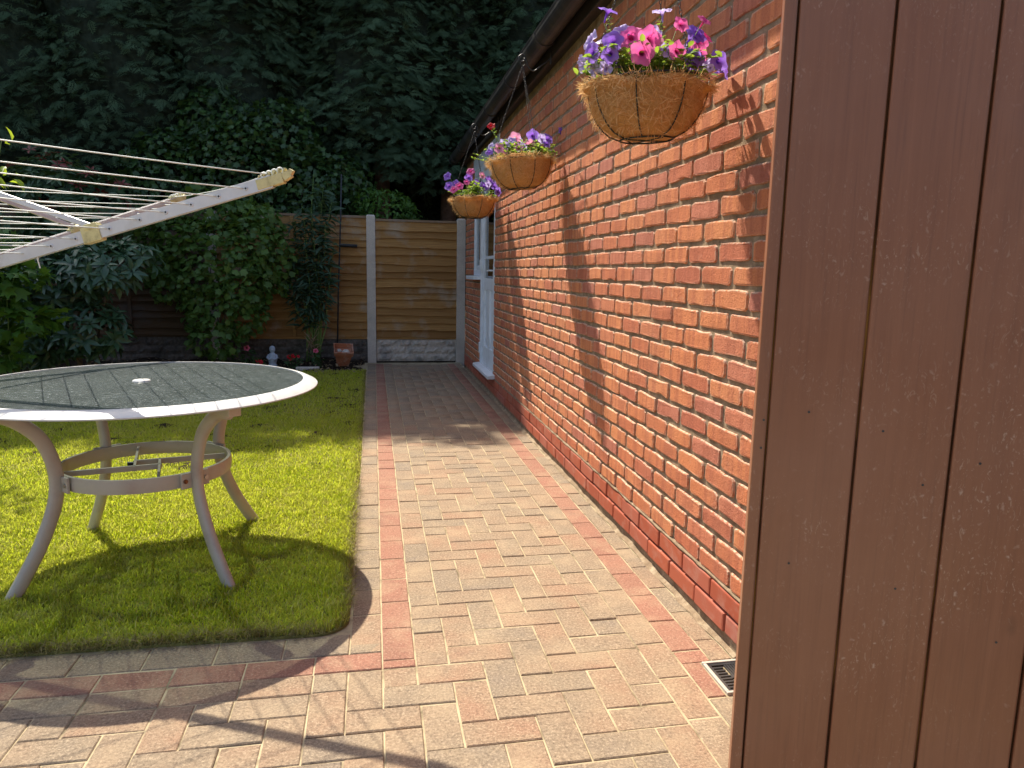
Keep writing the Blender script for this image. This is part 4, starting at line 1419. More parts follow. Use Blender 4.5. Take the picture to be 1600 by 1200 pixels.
def rope(a_, b_, sag=0.012):
    pts = []
    for i in range(9):
        s_ = i / 8
        pts.append(a_.lerp(b_, s_) - Vector((0, 0, sag * 4 * s_ * (1 - s_))))
    MB().tube(pts, 0.0020, 6).obj('line', M_rope, air, smooth=True)
for q in range(4):
    q2 = (q + 1) % 4
    rope(armpt(q, LA - 0.04) + Vector((0, 0, 0.025)), armpt(q2, LA - 0.04) + Vector((0, 0, 0.025)), 0.015)
    for h in HOLES:
        rope(armpt(q, h), armpt(q2, h), random.uniform(0.004, 0.02))
    MB().tube([armpt(q, 0.63) - Vector((0, 0, 0.01)), armpt(q, 0.63) - Vector((0.002, 0, 0.035)), armpt(q, 0.63) - Vector((-0.003, 0, 0.062))], 0.0024, 6).obj('loose_line_end', M_rope, air)

# ------------------------------------------------------------------ hanging baskets
def petunia_mesh(name, m, seed, wob=0.1):
    g_ = random.Random(seed)
    n_ = 25
    rad = [0.0, 0.14, 0.30, 0.62, 1.0]
    dep = [-0.55, -0.42, -0.16, 0.0, 0.02]
    v = [(0, 0, dep[0])]
    lu = [0.0]
    for r_, d_ in list(zip(rad, dep))[1:]:
        for k in range(n_):
            a = 2 * math.pi * k / n_
            lob = 1 + ((0.11 * math.cos(5 * a) + g_.gauss(0, 0.03)) if r_ > 0.5 else 0) * r_
            zz = d_ + (r_ ** 2) * (0.10 * math.cos(5 * a + 1.2) * 0.6 + g_.gauss(0, wob * 0.5)) - (0.14 * r_ * r_ if r_ > 0.9 else 0)
            v.append((r_ * lob * math.cos(a), r_ * lob * math.sin(a), zz))
            lu.append(r_)
    f = [(0, 1 + k, 1 + (k + 1) % n_) for k in range(n_)]
    for i in range(3):
        o = 1 + i * n_
        for k in range(n_):
            f.append((o + k, o + n_ + k, o + n_ + (k + 1) % n_))
            f.append((o + k, o + n_ + (k + 1) % n_, o + (k + 1) % n_))
    # outer tube
    o = len(v)
    for (r_, z) in ((0.17, -0.40), (0.11, -0.9), (0.05, -1.35)):
        for k in range(6):
            a = 2 * math.pi * k / 6
            v.append((r_ * math.cos(a), r_ * math.sin(a), z))
            lu.append(0.5)
    for i in range(2):
        for k in range(6):
            f.append((o + i * 6 + k, o + i * 6 + (k + 1) % 6, o + (i + 1) * 6 + (k + 1) % 6))
            f.append((o + i * 6 + k, o + (i + 1) * 6 + (k + 1) % 6, o + (i + 1) * 6 + k))
    me = np_mesh(name, np.array(v), np.array(f), {'lu': ('POINT', np.array(lu))}, smooth=True)
    me.materials.append(m)
    return me
PET = {'k': [petunia_mesh('petunia_flower', M_pink, s) for s in (1, 2, 3)], 'q': [petunia_mesh('petunia_flower', M_palepink, s, 0.16) for s in (4, 5)],
       'p': [petunia_mesh('petunia_flower', M_purple, s, 0.14) for s in (6, 7, 8)], 'l': [petunia_mesh('petunia_flower', M_lilac, s, 0.2) for s in (9, 10)],
       'r': [petunia_mesh('petunia_flower', M_redfl, s, 0.2) for s in (11,)]}
BR, BD, BB = 0.185, 0.158, 0.080     # rim radius, depth, base radius
def bowl_r(q):                        # q 0 base .. 1 rim
    return BB + (BR - BB) * (1 - (1 - q) ** 1.9) ** 0.62 if q > 0 else BB

def build_liner(lip, seed):
    g_ = np.random.default_rng(seed)
    n_, m_ = 64, 14
    v, f = [], []
    for i in range(m_ + 1):
        q = i / m_
        r0 = bowl_r(q) - 0.004
        z0 = -BD + BD * q
        for k in range(n_):
            a = 2 * math.pi * k / n_
            rib = abs(math.cos(4 * a))            # eight ribs pinch the liner
            r_ = r0 + 0.010 * (1 - rib) * math.sin(min(1, q * 1.3) * math.pi) + g_.normal(0, 0.0012)
            if q > 0.8:
                r_ += lip * (q - 0.8) / 0.2 * (0.6 + 0.5 * math.sin(3 * a + seed) + 0.3 * math.sin(7 * a))
            v.append((r_ * math.cos(a), r_ * math.sin(a), z0 + (0.008 * math.sin(5 * a + seed) if q > 0.9 else 0) - 0.006 * q))
    for i in range(m_):
        for k in range(n_):
            f.append((i * n_ + k, i * n_ + (k + 1) % n_, (i + 1) * n_ + (k + 1) % n_, (i + 1) * n_ + k))
    v.append((0, 0, -BD - 0.004))
    o = len(v) - 1
    V = v
    me = bpy.data.meshes.new('coir_liner')
    # inner skin
    iv = [(x * 0.93, y * 0.93, z + 0.006) for (x, y, z) in V[:-1]]
    oo = len(V)
    F_ = f + [(o, (k + 1) % n_, k) for k in range(n_)] + [tuple(oo + q for q in reversed(ff)) for ff in f]
    top = m_ * n_
    F_ += [(top + k, top + (k + 1) % n_, oo + top + (k + 1) % n_, oo + top + k) for k in range(n_)]
    me.from_pydata(V + iv, [], F_)
    me.polygons.foreach_set('use_smooth', [True] * len(me.polygons))
    me.update()
    me.materials.append(M_coir)
    return me

def build_fibres(cnt_, lip):
    q = rng.random(cnt_) ** 0.8
    top = rng.random(cnt_) < 0.28
    q[top] = rng.uniform(0.88, 1.0, top.sum())
    a = rng.uniform(0, 2 * np.pi, cnt_)
    r_ = np.array([bowl_r(x) for x in q]) + 0.004 + np.where(q > 0.8, lip * (q - 0.8) / 0.2 * 0.6, 0)
    P = np.c_[r_ * np.cos(a), r_ * np.sin(a), -BD + BD * q]
    er = np.c_[np.cos(a), np.sin(a), np.zeros(cnt_)]
    tang = unit(cnt_)
    tang -= (tang * er).sum(1, keepdims=True) * er
    out = np.where(top, rng.uniform(0.1, 1.2, cnt_), rng.uniform(0.02, 0.22, cnt_))
    d = tang + er * out[:, None] + np.array([0, 0, -0.15])
    fib = (np.array([[0, -0.012, 0], [0, 0.012, 0], [0.5, 0.02, 0.12], [0.5, -0.02, 0.12], [1, 0, 0.02]]), np.array([[0, 1, 2], [0, 2, 3], [3, 2, 4]]))
    me = scatter('fibres', fib, P, frames(d, er + unit(cnt_) * 0.3), rng.uniform(0.016, 0.042, cnt_), rng.random(cnt_))
    me.materials.append(M_fibre)
    return me

def build_wire():
    mb = MB()
    mb.torus((0, 0, 0.004), BR + 0.004, 0.0032, 48, 8)
    mb.torus((0, 0, -BD - 0.003), BB + 0.004, 0.0028, 32, 8)
    for k in range(8):
        a = 2 * math.pi * k / 8 + 0.25
        pts = []
        for i in range(11):
            q = i / 10
            r_ = bowl_r(q) + 0.004
            pts.append((r_ * math.cos(a), r_ * math.sin(a), -BD + BD * q - 0.002))
        mb.tube(pts, 0.0024, 6)
    for k in range(2):
        a = math.pi * k / 2 + .3
        mb.tube([(-BB * math.cos(a), -BB * math.sin(a), -BD - 0.005), (BB * math.cos(a), BB * math.sin(a), -BD - 0.005)], 0.002, 6)
    me = mb.mesh('wire_frame', smooth=True)
    me.materials.append(M_wire)
    return me
WIRE = build_wire()
FIB = build_fibres(4600, 0.02)
LINK = None
def chain_mesh(a_, b_):
    a_, b_ = Vector(a_), Vector(b_)
    L_ = (b_ - a_).length
    t = (b_ - a_).normalized()
    s1 = t.orthogonal().normalized()
    s2 = t.cross(s1)
    n_ = int(L_ / 0.0125)
    mb = MB()
    for i in range(n_):
        c0 = a_ + t * (L_ * (i + 0.5) / n_)
        s_ = s1 if i % 2 else s2
        pts = [c0 + t * (0.0085 * math.cos(k * math.pi / 3)) + s_ * (0.0042 * math.sin(k * math.pi / 3)) for k in range(6)]
        mb.tube(pts, 0.0011, 4, True)
    me = mb.mesh('chain', smooth=True)
    me.materials.append(M_iron)
    return me

def basket(c, label, flowers, ring_h, lip, seed, leaf_n, tilt=(0, 0), tall=(), leaf_spread=1.0):
    t_ = thing('hanging_basket', label, 'hanging basket', c, 'hanging baskets along the garage wall')
    base = Vector(c)
    li = link('coir_liner', build_liner(lip, seed), None, t_)
    li.rotation_euler = (tilt[0], tilt[1], seed)
    w = link('wire_frame', WIRE, None, t_)
    w.rotation_euler = (tilt[0], tilt[1], 0)
    fb = link('fibres', FIB, None, li, kind='stuff')
    for k in range(3):
        a = 2 * math.pi * k / 3 + 0.9
        ch = link('chain', chain_mesh((BR * math.cos(a), BR * math.sin(a), 0.006), (0, 0, ring_h - 0.03)), None, t_)
    MB().torus((base.x, base.y, base.z + ring_h - 0.018), 0.014, 0.0022, 16, 6, 'y').obj('hanging_ring', M_iron, t_, smooth=True)
    MB().lathe([(0.001, -0.05), (BR * 0.86, -0.05), (BR * 0.86, -0.02), (0.001, -0.012)], (0, 0, 0), 24, cap=False).mesh('compost')
    cm = MB().lathe([(0.0008, -0.055), (BR * 0.84, -0.055), (BR * 0.84, -0.022), (0.0008, -0.012)], tuple(base), 24, cap=False)
    cm.obj('compost', M_soil, t_)
    # foliage: leafy stems radiating from the compost
    stem = MB()
    LP, LD, LN_, LS = [], [], [], []
    g_ = random.Random(seed)
    tips = []
    for k in range(leaf_n):
        a = g_.uniform(0, 2 * math.pi)
        r_ = BR * leaf_spread * g_.uniform(0.15, 1.12)
        h = g_.uniform(0.03, 0.13) * (1.25 - 0.5 * r_ / BR)
        tips.append((r_ * math.cos(a), r_ * math.sin(a), h - 0.012))
    for (x, y, z) in tall:
        tips.append((x, y, z))
    for ti, tp in enumerate(tips):
        tipv = Vector(tp)
        b0 = Vector((tp[0] * 0.35, tp[1] * 0.35, -0.03))
        istall = ti >= leaf_n
        pts = [b0.lerp(tipv, q) + Vector((0, 0, 0.035 * math.sin(q * math.pi) * (0 if istall else 1))) for q in (0, .25, .5, .75, 1)]
        stem.tube([base + p for p in pts], [0.0017, 0.0016, 0.0014, 0.0012, 0.0009], 4)
        nl = 26 if istall else 7
        for i in range(nl):
            q = g_.uniform(0.3 if not istall else 0.35, 1.0)
            p = b0.lerp(tipv, q) + Vector((0, 0, 0.035 * math.sin(q * math.pi) * (0 if istall else 1)))
            LP.append(p)
            a = g_.uniform(0, 6.283)
            LD.append((math.cos(a), math.sin(a), g_.uniform(-0.1, 0.9)))
            LN_.append((g_.gauss(0, .4), g_.gauss(0, .4), 1))
            LS.append(g_.uniform(0.012, 0.022) if istall else g_.uniform(0.018, 0.036))
    so = stem.obj('stems', M_gstem, t_, smooth=True, kind='stuff')
    me = scatter('foliage', leaf_oval(0.50, 0.08, 0.2), np.array(LP), frames(np.array(LD), np.array(LN_)), np.array(LS), rng.random(len(LP)))
    link('foliage', me, M_petleaf, t_, kind='stuff')
    fst = MB()
    for (kind, x, y, z, s_, fx, fy, fz) in flowers:
        o = bpy.data.objects.new('petunia_flower', g_.choice(PET[kind]))
        COL.objects.link(o)
        o.parent = t_
        o.location = (x, y, z)
        o.scale = (s_, s_, s_ * g_.uniform(0.8, 1.1))
        dv = Vector((fx, fy, fz)).normalized()
        o.rotation_euler = (dv.to_track_quat('Z', 'Y') @ Matrix.Rotation(g_.uniform(0, 6.28), 3, 'Z').to_quaternion()).to_euler()
        e = Vector((x, y, z)) - dv * (s_ * 1.3)
        b0 = Vector((x * 0.4, y * 0.4, -0.02))
        fst.tube([base + b0, base + b0.lerp(e, 0.6) + Vector((0, 0, 0.01)), base + e], [0.0016, 0.0014, 0.0013], 4)
    fst.obj('flower_stalks', M_gstem, t_, smooth=True, kind='stuff')
    return t_

def fl(kind, u, v, y, s_=0.031, dx=0.0, dy=-1.0, dz=-0.1):
    return (kind, u, y, v, s_, dx, dy, dz)
k1 = 0.00196
def px(u, v): return ((u - 1014) * k1, (118 - v) * k1)
F1 = []
for (kd, u, v, y, s_, dx, dy, dz) in [
    ('k', 973, 93, -0.165, 0.036, -0.15, -1, -0.05), ('k', 993, 66, -0.12, 0.038, 0.15, -1, 0.0), ('k', 972, 57, -0.07, 0.034, -0.3, -1, 0.3), ('q', 956, 58, -0.04, 0.030, -0.7, -0.7, 0.3),
    ('q', 1000, 42, 0.02, 0.030, 0.2, -0.5, 0.8), ('k', 985, 38, 0.0, 0.028, -0.4, -0.6, 0.6), ('k', 1031, 84, -0.15, 0.029, 0.2, -1, 0.1), ('k', 1078, 78, -0.10, 0.030, 0.1, -1, 0.1),
    ('k', 1094, 46, -0.02, 0.036, 0.25, -1, 0.15), ('q', 1048, 55, 0.02, 0.026, 0.2, -0.8, 0.5), ('k', 1032, 40, 0.05, 0.024, -0.3, -0.6, 0.7), ('q', 1060, 60, 0.05, 0.028, 0.5, -0.6, 0.5),
    ('p', 937, 70, -0.10, 0.031, -0.4, -1, 0.2), ('l', 916, 56, 0.0, 0.030, -1, -0.3, 0.4), ('p', 912, 82, -0.05, 0.029, -0.9, -0.5, -0.2), ('l', 908, 88, 0.03, 0.026, -1, -0.2, -0.3),
    ('p', 930, 92, -0.12, 0.027, -0.6, -0.8, -0.2), ('l', 946, 46, 0.04, 0.030, -0.5, -0.3, 0.8), ('l', 1009, 30, 0.08, 0.026, 0.2, -0.4, 0.9), ('p', 1016, 41, 0.06, 0.022, 0.6, -0.5, 0.5),
    ('p', 1072, 64, 0.0, 0.028, -0.2, -0.9, 0.3), ('p', 1066, 92, -0.12, 0.028, -0.3, -1, -0.3), ('p', 1121, 80, -0.06, 0.033, 0.2, -1, 0.1), ('l', 1112, 74, 0.0, 0.030, -0.2, -0.5, 0.7),
    ('p', 1144, 88, -0.02, 0.028, 0.8, -0.6, 0.1), ('l', 1136, 66, 0.05, 0.026, 0.8, -0.2, 0.6), ('l', 920, 100, -0.02, 0.026, -1, -0.4, -0.2), ('l', 930, 108, -0.08, 0.024, -0.8, -0.6, -0.4),
    ('l', 1080, 108, -0.17, 0.012, 0.0, -1, -0.1), ('q', 1038, 66, -0.02, 0.022, 0.0, -0.8, 0.5)]:
    x, z = px(u, v)
    F1.append((kd, x, y, z, s_, dx, dy, dz))
for i in range(26):
    a_ = random.uniform(0, 6.283)
    rr_ = random.uniform(0.06, 0.19)
    x, y = rr_ * math.cos(a_), rr_ * math.sin(a_)
    F1.append((random.choice('kkqqplpl' if x < 0.05 else 'kqpppl'), x, y, random.uniform(0.06, 0.165), random.uniform(0.022, 0.034), x * 3, -0.8, random.uniform(0.0, 0.9)))
T1 = [((940 - 1014) * k1, -0.02, (118 - 24) * k1), ((1033 - 1014) * k1, 0.0, (118 - 14) * k1), ((1042 - 1014) * k1, 0.03, (118 - 36) * k1), ((1060 - 1014) * k1, 0.04, (118 - 40) * k1), ((1024 - 1014) * k1, 0.02, (118 - 40) * k1)]
F1.append(('p', (940 - 1014) * k1, -0.03, (118 - 14) * k1, 0.030, 0.2, -0.3, 0.9))
F1.append(('l', (1031 - 1014) * k1, -0.01, (118 - 4) * k1, 0.028, -0.2, -0.2, 1))
basket((-0.282, 2.25, 1.787), 'coir lined hanging basket of large bright pink and purple petunias beside the gate', F1, 0.632, 0.022, 1, 180, (0.03, -0.05), T1, 1.12)

k2 = 0.00398
def gen(spec, cx, cy, k_):
    out = []
    for (kd, u, v, y, s_) in spec:
        x, z = (u - cx) * k_, (cy - v) * k_
        out.append((kd, x, y, z, s_, x * 3 + random.uniform(-.3, .3), -1 if y < 0.03 else -0.4, random.uniform(-0.1, 0.7)))
    return out
F2 = gen([('q', 776, 238, -0.08, 0.030), ('l', 786, 231, -0.06, 0.034), ('l', 781, 232, 0.02, 0.034), ('q', 803, 219, 0.0, 0.036), ('l', 796, 224, -0.04, 0.030), ('p', 831, 214, 0.0, 0.038), ('p', 837, 211, 0.04, 0.034),
          ('p', 854, 217, 0.0, 0.036), ('l', 842, 220, -0.06, 0.030), ('p', 850, 226, -0.05, 0.030), ('q', 823, 230, -0.10, 0.026), ('q', 804, 238, -0.12, 0.026), ('k', 820, 228, -0.03, 0.022), ('l', 812, 221, 0.03, 0.026),
          ('p', 764, 242, -0.02, 0.024), ('l', 768, 232, 0.04, 0.028), ('q', 783, 244, -0.12, 0.018), ('p', 876, 205, 0.0, 0.026), ('r', 767, 203, 0.0, 0.024), ('l', 812, 235, -0.10, 0.024)], 813, 252, k2)
T2 = [((768 - 813) * k2, 0.0, (252 - 207) * k2), ((874 - 813) * k2, 0.0, (252 - 208) * k2), ((868 - 813) * k2, 0.0, (252 - 225) * k2), ((742 - 813) * k2, -0.02, (252 - 246) * k2), ((740 - 813) * k2, 0.03, (252 - 250) * k2)]
basket((-0.252, 4.40, 1.868), 'hanging basket with lilac petunias, pale leaves and one red flower, middle of three', F2, 0.575, 0.012, 5, 130, (0.02, -0.09), T2, 1.10)
k3 = 0.0056
F3 = gen([('p', 699, 277, -0.02, 0.036), ('p', 701, 292, -0.05, 0.038), ('k', 716, 292, -0.10, 0.036), ('k', 707, 298, -0.12, 0.034), ('p', 712, 287, 0.0, 0.034), ('p', 732, 277, 0.0, 0.036), ('k', 735, 268, 0.0, 0.036), ('q', 753, 273, 0.0, 0.032),
          ('p', 755, 290, -0.06, 0.044), ('p', 764, 280, 0.0, 0.040), ('p', 772, 288, 0.0, 0.040), ('p', 777, 297, -0.03, 0.036), ('l', 760, 287, -0.08, 0.030), ('k', 728, 285, -0.05, 0.026), ('p', 745, 283, 0.02, 0.03)], 740, 308, k3)
T3 = [((740 - 740) * k3, 0.0, 0.15), ((752 - 740) * k3, 0.0, 0.14), ((700 - 740) * k3, 0.0, 0.13)]
b3 = basket((-0.285, 6.25, 1.822), 'shaded hanging basket with deep purple and pink petunias nearest the white door', F3, 0.575, 0.03, 9, 75, (0.0, 0.03), T3)

# brackets
def bracket(x, y, z, label):
    t_ = thing('basket_bracket', label, 'bracket', (-0.08, y, z), 'scrolled basket brackets')
    MB().box(-0.086, -0.0775, y - 0.012, y + 0.012, 2.43, 2.50).obj('back_plate', M_iron, t_, bevel=0.002)
    w = -0.082 - x
    pts = bez([(-0.082, y, 2.475), (-0.083, y, z + 0.01), (x + w * 0.66, y, z - 0.035), (x + w * 0.40, y, z - 0.068), (x + w * 0.20, y, z - 0.045), (x + w * 0.10, y, z + 0.0), (x, y, z + 0.022), (x - 0.024, y, z + 0.004), (x - 0.014, y, z - 0.018), (x + 0.006, y, z - 0.016), (x + 0.012, y, z + 0.0)], 6)
    MB().tube(pts, 0.0042, 8).obj('scroll_arm', M_iron, t_, smooth=True)
bracket(-0.282, 2.25, 2.43, 'black scrolled iron bracket above the large pink basket')
bracket(-0.252, 4.40, 2.455, 'black scrolled iron bracket holding the middle hanging basket')
bracket(-0.285, 6.25, 2.41, 'black scrolled iron bracket holding the basket by the white door')

# ------------------------------------------------------------------ conifers
def conifer(x, y, h, r_, zb, label, seed, dens=1.0, face=1.5 * math.pi):
    t_ = thing('conifer', label, 'tree', (x, y, 0), 'tall conifers behind the fence')
    lean = random.uniform(-0.12, 0.12)
    MB().tube([(x, y, -0.1), (x + lean * .3, y, 1.5), (x + lean, y, 3.5), (x, y, h * 0.92)], [0.15, 0.13, 0.10, 0.02], 12).obj('trunk', M_bark, t_, smooth=True)
    # dark opaque core, added to stop light leaking through the crown
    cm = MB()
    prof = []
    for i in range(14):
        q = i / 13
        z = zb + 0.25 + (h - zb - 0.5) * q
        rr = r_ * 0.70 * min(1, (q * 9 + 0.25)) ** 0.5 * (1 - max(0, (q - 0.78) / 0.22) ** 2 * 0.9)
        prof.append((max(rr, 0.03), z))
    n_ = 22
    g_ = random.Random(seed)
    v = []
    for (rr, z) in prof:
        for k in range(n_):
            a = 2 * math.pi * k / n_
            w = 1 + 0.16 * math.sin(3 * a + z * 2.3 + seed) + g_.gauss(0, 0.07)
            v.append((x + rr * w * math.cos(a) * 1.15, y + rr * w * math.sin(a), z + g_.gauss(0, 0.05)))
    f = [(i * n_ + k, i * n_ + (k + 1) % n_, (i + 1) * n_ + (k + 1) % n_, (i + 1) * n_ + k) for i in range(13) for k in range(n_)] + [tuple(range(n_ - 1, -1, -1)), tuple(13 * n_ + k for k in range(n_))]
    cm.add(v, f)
    cm.obj('light_block_core', M_coredark, t_, smooth=True)
    # sprays
    def ring(n1, z0, z1, amin, amax, size):
        z = rng.uniform(z0, z1, n1)
        a = rng.uniform(amin, amax, n1)
        q = (z - zb) / (h - zb)
        rr = r_ * np.minimum(1, q * 7 + 0.45) ** 0.5 * (1 - np.maximum(0, (q - 0.72) / 0.28) ** 1.8 * 0.92)
        bough = 1 + 0.13 * np.sin(5 * a + 2.1 * z + seed) + 0.12 * np.sin(3.1 * z - 2 * a + seed * 2) + 0.07 * np.sin(9 * a - 5 * z)
        rr = rr * bough * rng.uniform(0.68, 1.0, n1)
        P = np.c_[x + rr * np.cos(a) * 1.15, y + rr * np.sin(a), z]
        er = np.c_[np.cos(a), np.sin(a), np.zeros(n1)]
        et = np.c_[-np.sin(a), np.cos(a), np.zeros(n1)]
        sway = np.sin(3 * a + z * 1.4 + seed) * 0.9 + rng.normal(0, 0.45, n1)
        d = er * rng.uniform(0.35, 1.0, n1)[:, None] + et * sway[:, None] + np.array([0, 0, 1]) * rng.normal(-0.18, 0.35, n1)[:, None]
        nn = er * 0.8 + np.array([0, 0, 0.75]) + unit(n1) * 0.45
        return P, frames(d, nn), size * rng.uniform(0.6, 1.3, n1)
    def boughs(nb, per, z0, z1, size):
        """tiers of drooping boughs on the garden side, sprays along both sides of each"""
        a = rng.uniform(face - math.pi / 2, face + math.pi / 2, nb)
        z = rng.uniform(z0, z1, nb)
        q = (z - zb) / (h - zb)
        rr = r_ * np.minimum(1, q * 6 + 0.55) ** 0.5 * rng.uniform(0.82, 1.12, nb)
        a = np.repeat(a + rng.normal(0, .1, nb), per)
        z, rr = np.repeat(z, per), np.repeat(rr, per)
        drp = np.repeat(rng.uniform(0.10, 0.34, nb), per)
        n1 = nb * per
        t = rng.uniform(0.48, 1.0, n1)
        er = np.c_[np.cos(a), np.sin(a), np.zeros(n1)]
        et = np.c_[-np.sin(a), np.cos(a), np.zeros(n1)]
        side = rng.uniform(-1, 1, n1)
        off = side * 0.20 * (1.25 - t)
        P = np.c_[np.full(n1, x), np.full(n1, y), z] + er * np.array([1.12, 1, 1]) * (rr * t)[:, None] + et * off[:, None]
        P[:, 2] += -drp * t * t * 1.2 - 0.10 * np.abs(side) + rng.normal(0, 0.02, n1)
        d = er * 0.75 + et * (side * 1.1)[:, None] + np.array([0, 0, 1]) * (-0.15 - drp * 1.6 * t + rng.normal(0, .12, n1))[:, None]
        nn = er * 0.45 + np.array([0, 0, 1.0]) + unit(n1) * 0.28
        return P, frames(d, nn), size * rng.uniform(0.7, 1.25, n1)
    zt = min(5.6, h)
    bits = [boughs(int(185 * dens), 14, zb + 0.1, zt, 0.165), ring(int(1250 * dens), zb - 0.1, zt, face - math.pi / 2, face + math.pi / 2, 0.16), ring(int(200 * dens), zb, zt, face + math.pi / 2, face + 1.5 * math.pi, 0.40), ring(int(620 * dens), min(5.2, h - 1.5), h, 0, 2 * math.pi, 0.52)]
    for i, (P, Rm, s_) in enumerate(bits):
        P = P - np.array(wl(t_))
        me = scatter('crown', SPRAYS[(seed + i) % 3], P, Rm, s_, np.clip(rng.random(len(P)) * 0.8 + 0.2 * np.sin(P[:, 2] * 3), 0, 1))
        link('crown', me, M_conifer, t_, kind='stuff')
    return t_
CON = [(-7.6, 11.7, 9.0, 1.25, 1.6, 'dark conifer at the far left of the hedge behind the red tipped bush'),
       (-6.0, 11.6, 8.7, 1.22, 1.5, 'dark conifer behind the airer with foliage down to the fence'),
       (-4.5, 11.55, 9.1, 1.2, 1.7, 'dark conifer with drooping sprays behind the lobed leaf shrub'),
       (-3.05, 11.65, 8.8, 1.15, 2.2, 'dark conifer with a bare gap below its boughs above the ivy'),
       (-2.0, 11.9, 9.2, 1.0, 2.5, 'dark conifer standing behind the tall thin leaved bush'),
       (-0.98, 11.35, 8.8, 1.0, 2.75, 'dark conifer with a bare trunk showing above the fence post'),
       (0.02, 11.6, 8.9, 1.0, 2.55, 'dark conifer with reddish trunk above the golden fence panel'),
       (1.25, 11.5, 8.9, 1.1, 2.6, 'dark conifer behind the far end of the garage roof'),
       (2.7, 11.7, 8.4, 1.2, 2.2, 'dark conifer hidden behind the garage roof')]
for i, (x, y, h, r_, zb, lab) in enumerate(CON):
    conifer(x, y, h, r_, zb, lab, i + 1, 0.35 if x < -7 or x > 2 else 1.0)
def copy_tree(src, x, y, lab, mirror):
    c = src.copy()
    COL.objects.link(c)
    c.location = (x, y, 0)
    c.scale = (-1 if mirror == 'x' else 1, -1 if mirror == 'y' else 1, random.uniform(0.95, 1.06))
    c['label'] = lab
    for ch in src.children:
        k_ = ch.copy()
        COL.objects.link(k_)
        k_.parent = c
    return c
# a second row further back closes the hedge
rear = None
for i, (x, lab) in enumerate(((-6.4, 'conifer in the rear row showing between the two leftmost front trees'), (-4.9, 'rear row conifer seen low through the gaps above the lobed leaf shrub'), (-3.4, 'rear row conifer filling the gap behind the ivy'),
                              (-1.9, 'rear row conifer low behind the tall thin leaved bush'), (-0.45, 'rear row conifer seen between the two bare trunks'), (1.0, 'rear row conifer seen between the trunk and the garage roof'), (2.5, 'rear row conifer out behind the garage roof'))):
    if rear is None: rear = conifer(x, 13.6, 7.2, 1.25, 0.3, lab, i + 20, 0.5)
    else: copy_tree(rear, x, 13.6 + random.uniform(-.15, .15), lab, 'x' if i % 2 else '')

# left boundary: a lower conifer hedge beyond the picture's edge, and two more tall trees
for i, (x, y, h, lab) in enumerate(((-9.2, 11.6, 8.6, 'tall conifer beyond the left end of the back fence'), (-10.8, 11.2, 8.4, 'last tall conifer at the far left corner of the garden'))):
    conifer(x, y, h, 1.3, 1.2, lab, 40 + i, 0.3)
for i, y in enumerate((2.6, 4.2, 5.8, 7.4, 9.0)):
    lab = ('low hedge conifer at the left boundary nearest the paving', 'low hedge conifer at the left boundary level with the airer', 'middle low conifer of the left boundary hedge', 'low boundary hedge conifer level with the rhododendron', 'low boundary hedge conifer next to the back corner')[i]
    if i == 0: side = conifer(-8.9, y, 3.6, 1.05, 0.25, lab, 50, 0.4, 0.0)
    else: copy_tree(side, -8.9, y, lab, 'y' if i % 2 else '')

# ------------------------------------------------------------------ shrubs
def shrub(name, label, cat, base, parts, tips=(), m_stem=M_stem, r0=0.012):
    t_ = thing(name, label, cat, base)
    if tips: stems('stems', t_, m_stem, base, tips, r0)
    for (nm, m, proto, blobs, n_, size, kw) in parts:
        leaves(nm, t_, m, proto, blobs, n_, size, **kw)
    return t_
V_ = (0, -1, 0.25)
shrub('ivy', 'dark ivy climbing over the back of the fence into the conifers', 'ivy', (-2.6, 10.2, 0),
      [('foliage', M_ivy, IVY, [(-2.0, 10.35, 2.25, 0.65, 0.35, 0.55), (-2.9, 10.4, 2.45, 0.7, 0.35, 0.75), (-3.7, 10.5, 2.3, 0.7, 0.35, 0.7), (-2.35, 10.55, 2.95, 0.55, 0.3, 0.5), (-1.5, 10.5, 2.3, 0.4, 0.3, 0.5), (-3.2, 10.7, 3.1, 0.5, 0.3, 0.5)], 4600, 0.085, dict(bias=V_, droop=0.7, up=0.3))],
      [(-2.0, 10.3, 2.4), (-2.9, 10.35, 2.7), (-3.7, 10.45, 2.5), (-2.4, 10.5, 3.0)])
shrub('leafy_shrub', 'small fresh green bush showing above the fence beside the concrete post', 'bush', (-0.95, 10.25, 0),
      [('foliage', M_elder, OVAL, [(-0.95, 10.2, 2.0, 0.36, 0.3, 0.26), (-1.15, 10.25, 2.1, 0.2, 0.2, 0.2), (-0.72, 10.2, 1.95, 0.2, 0.2, 0.2)], 800, 0.075, dict(bias=V_))],
      [(-0.95, 10.2, 2.0), (-1.15, 10.25, 2.1), (-0.72, 10.2, 1.95)])
shrub('currant_bush', 'large mid green shrub with lobed leaves in front of the fence', 'bush', (-2.95, 9.05, 0),
      [('foliage', M_currant, LOBE, [(-2.95, 9.05, 1.25, 0.62, 0.36, 0.62), (-3.35, 9.1, 1.5, 0.36, 0.3, 0.36), (-2.55, 9.05, 1.45, 0.36, 0.3, 0.42), (-2.85, 9.0, 0.72, 0.5, 0.34, 0.40), (-2.65, 8.95, 1.0, 0.36, 0.3, 0.36), (-3.0, 9.1, 1.85, 0.45, 0.25, 0.25), (-2.45, 9.1, 1.78, 0.22, 0.2, 0.2), (-3.45, 9.1, 1.05, 0.25, 0.22, 0.3), (-2.95, 8.85, 0.38, 0.3, 0.2, 0.22), (-3.6, 9.15, 1.35, 0.3, 0.25, 0.4), (-2.3, 9.15, 1.3, 0.25, 0.2, 0.45)], 3600, 0.080, dict(bias=V_, droop=0.55))],
      [(-2.9, 9.05, 1.5), (-3.3, 9.1, 1.6), (-2.55, 9.05, 1.6), (-3.0, 9.1, 1.9)])
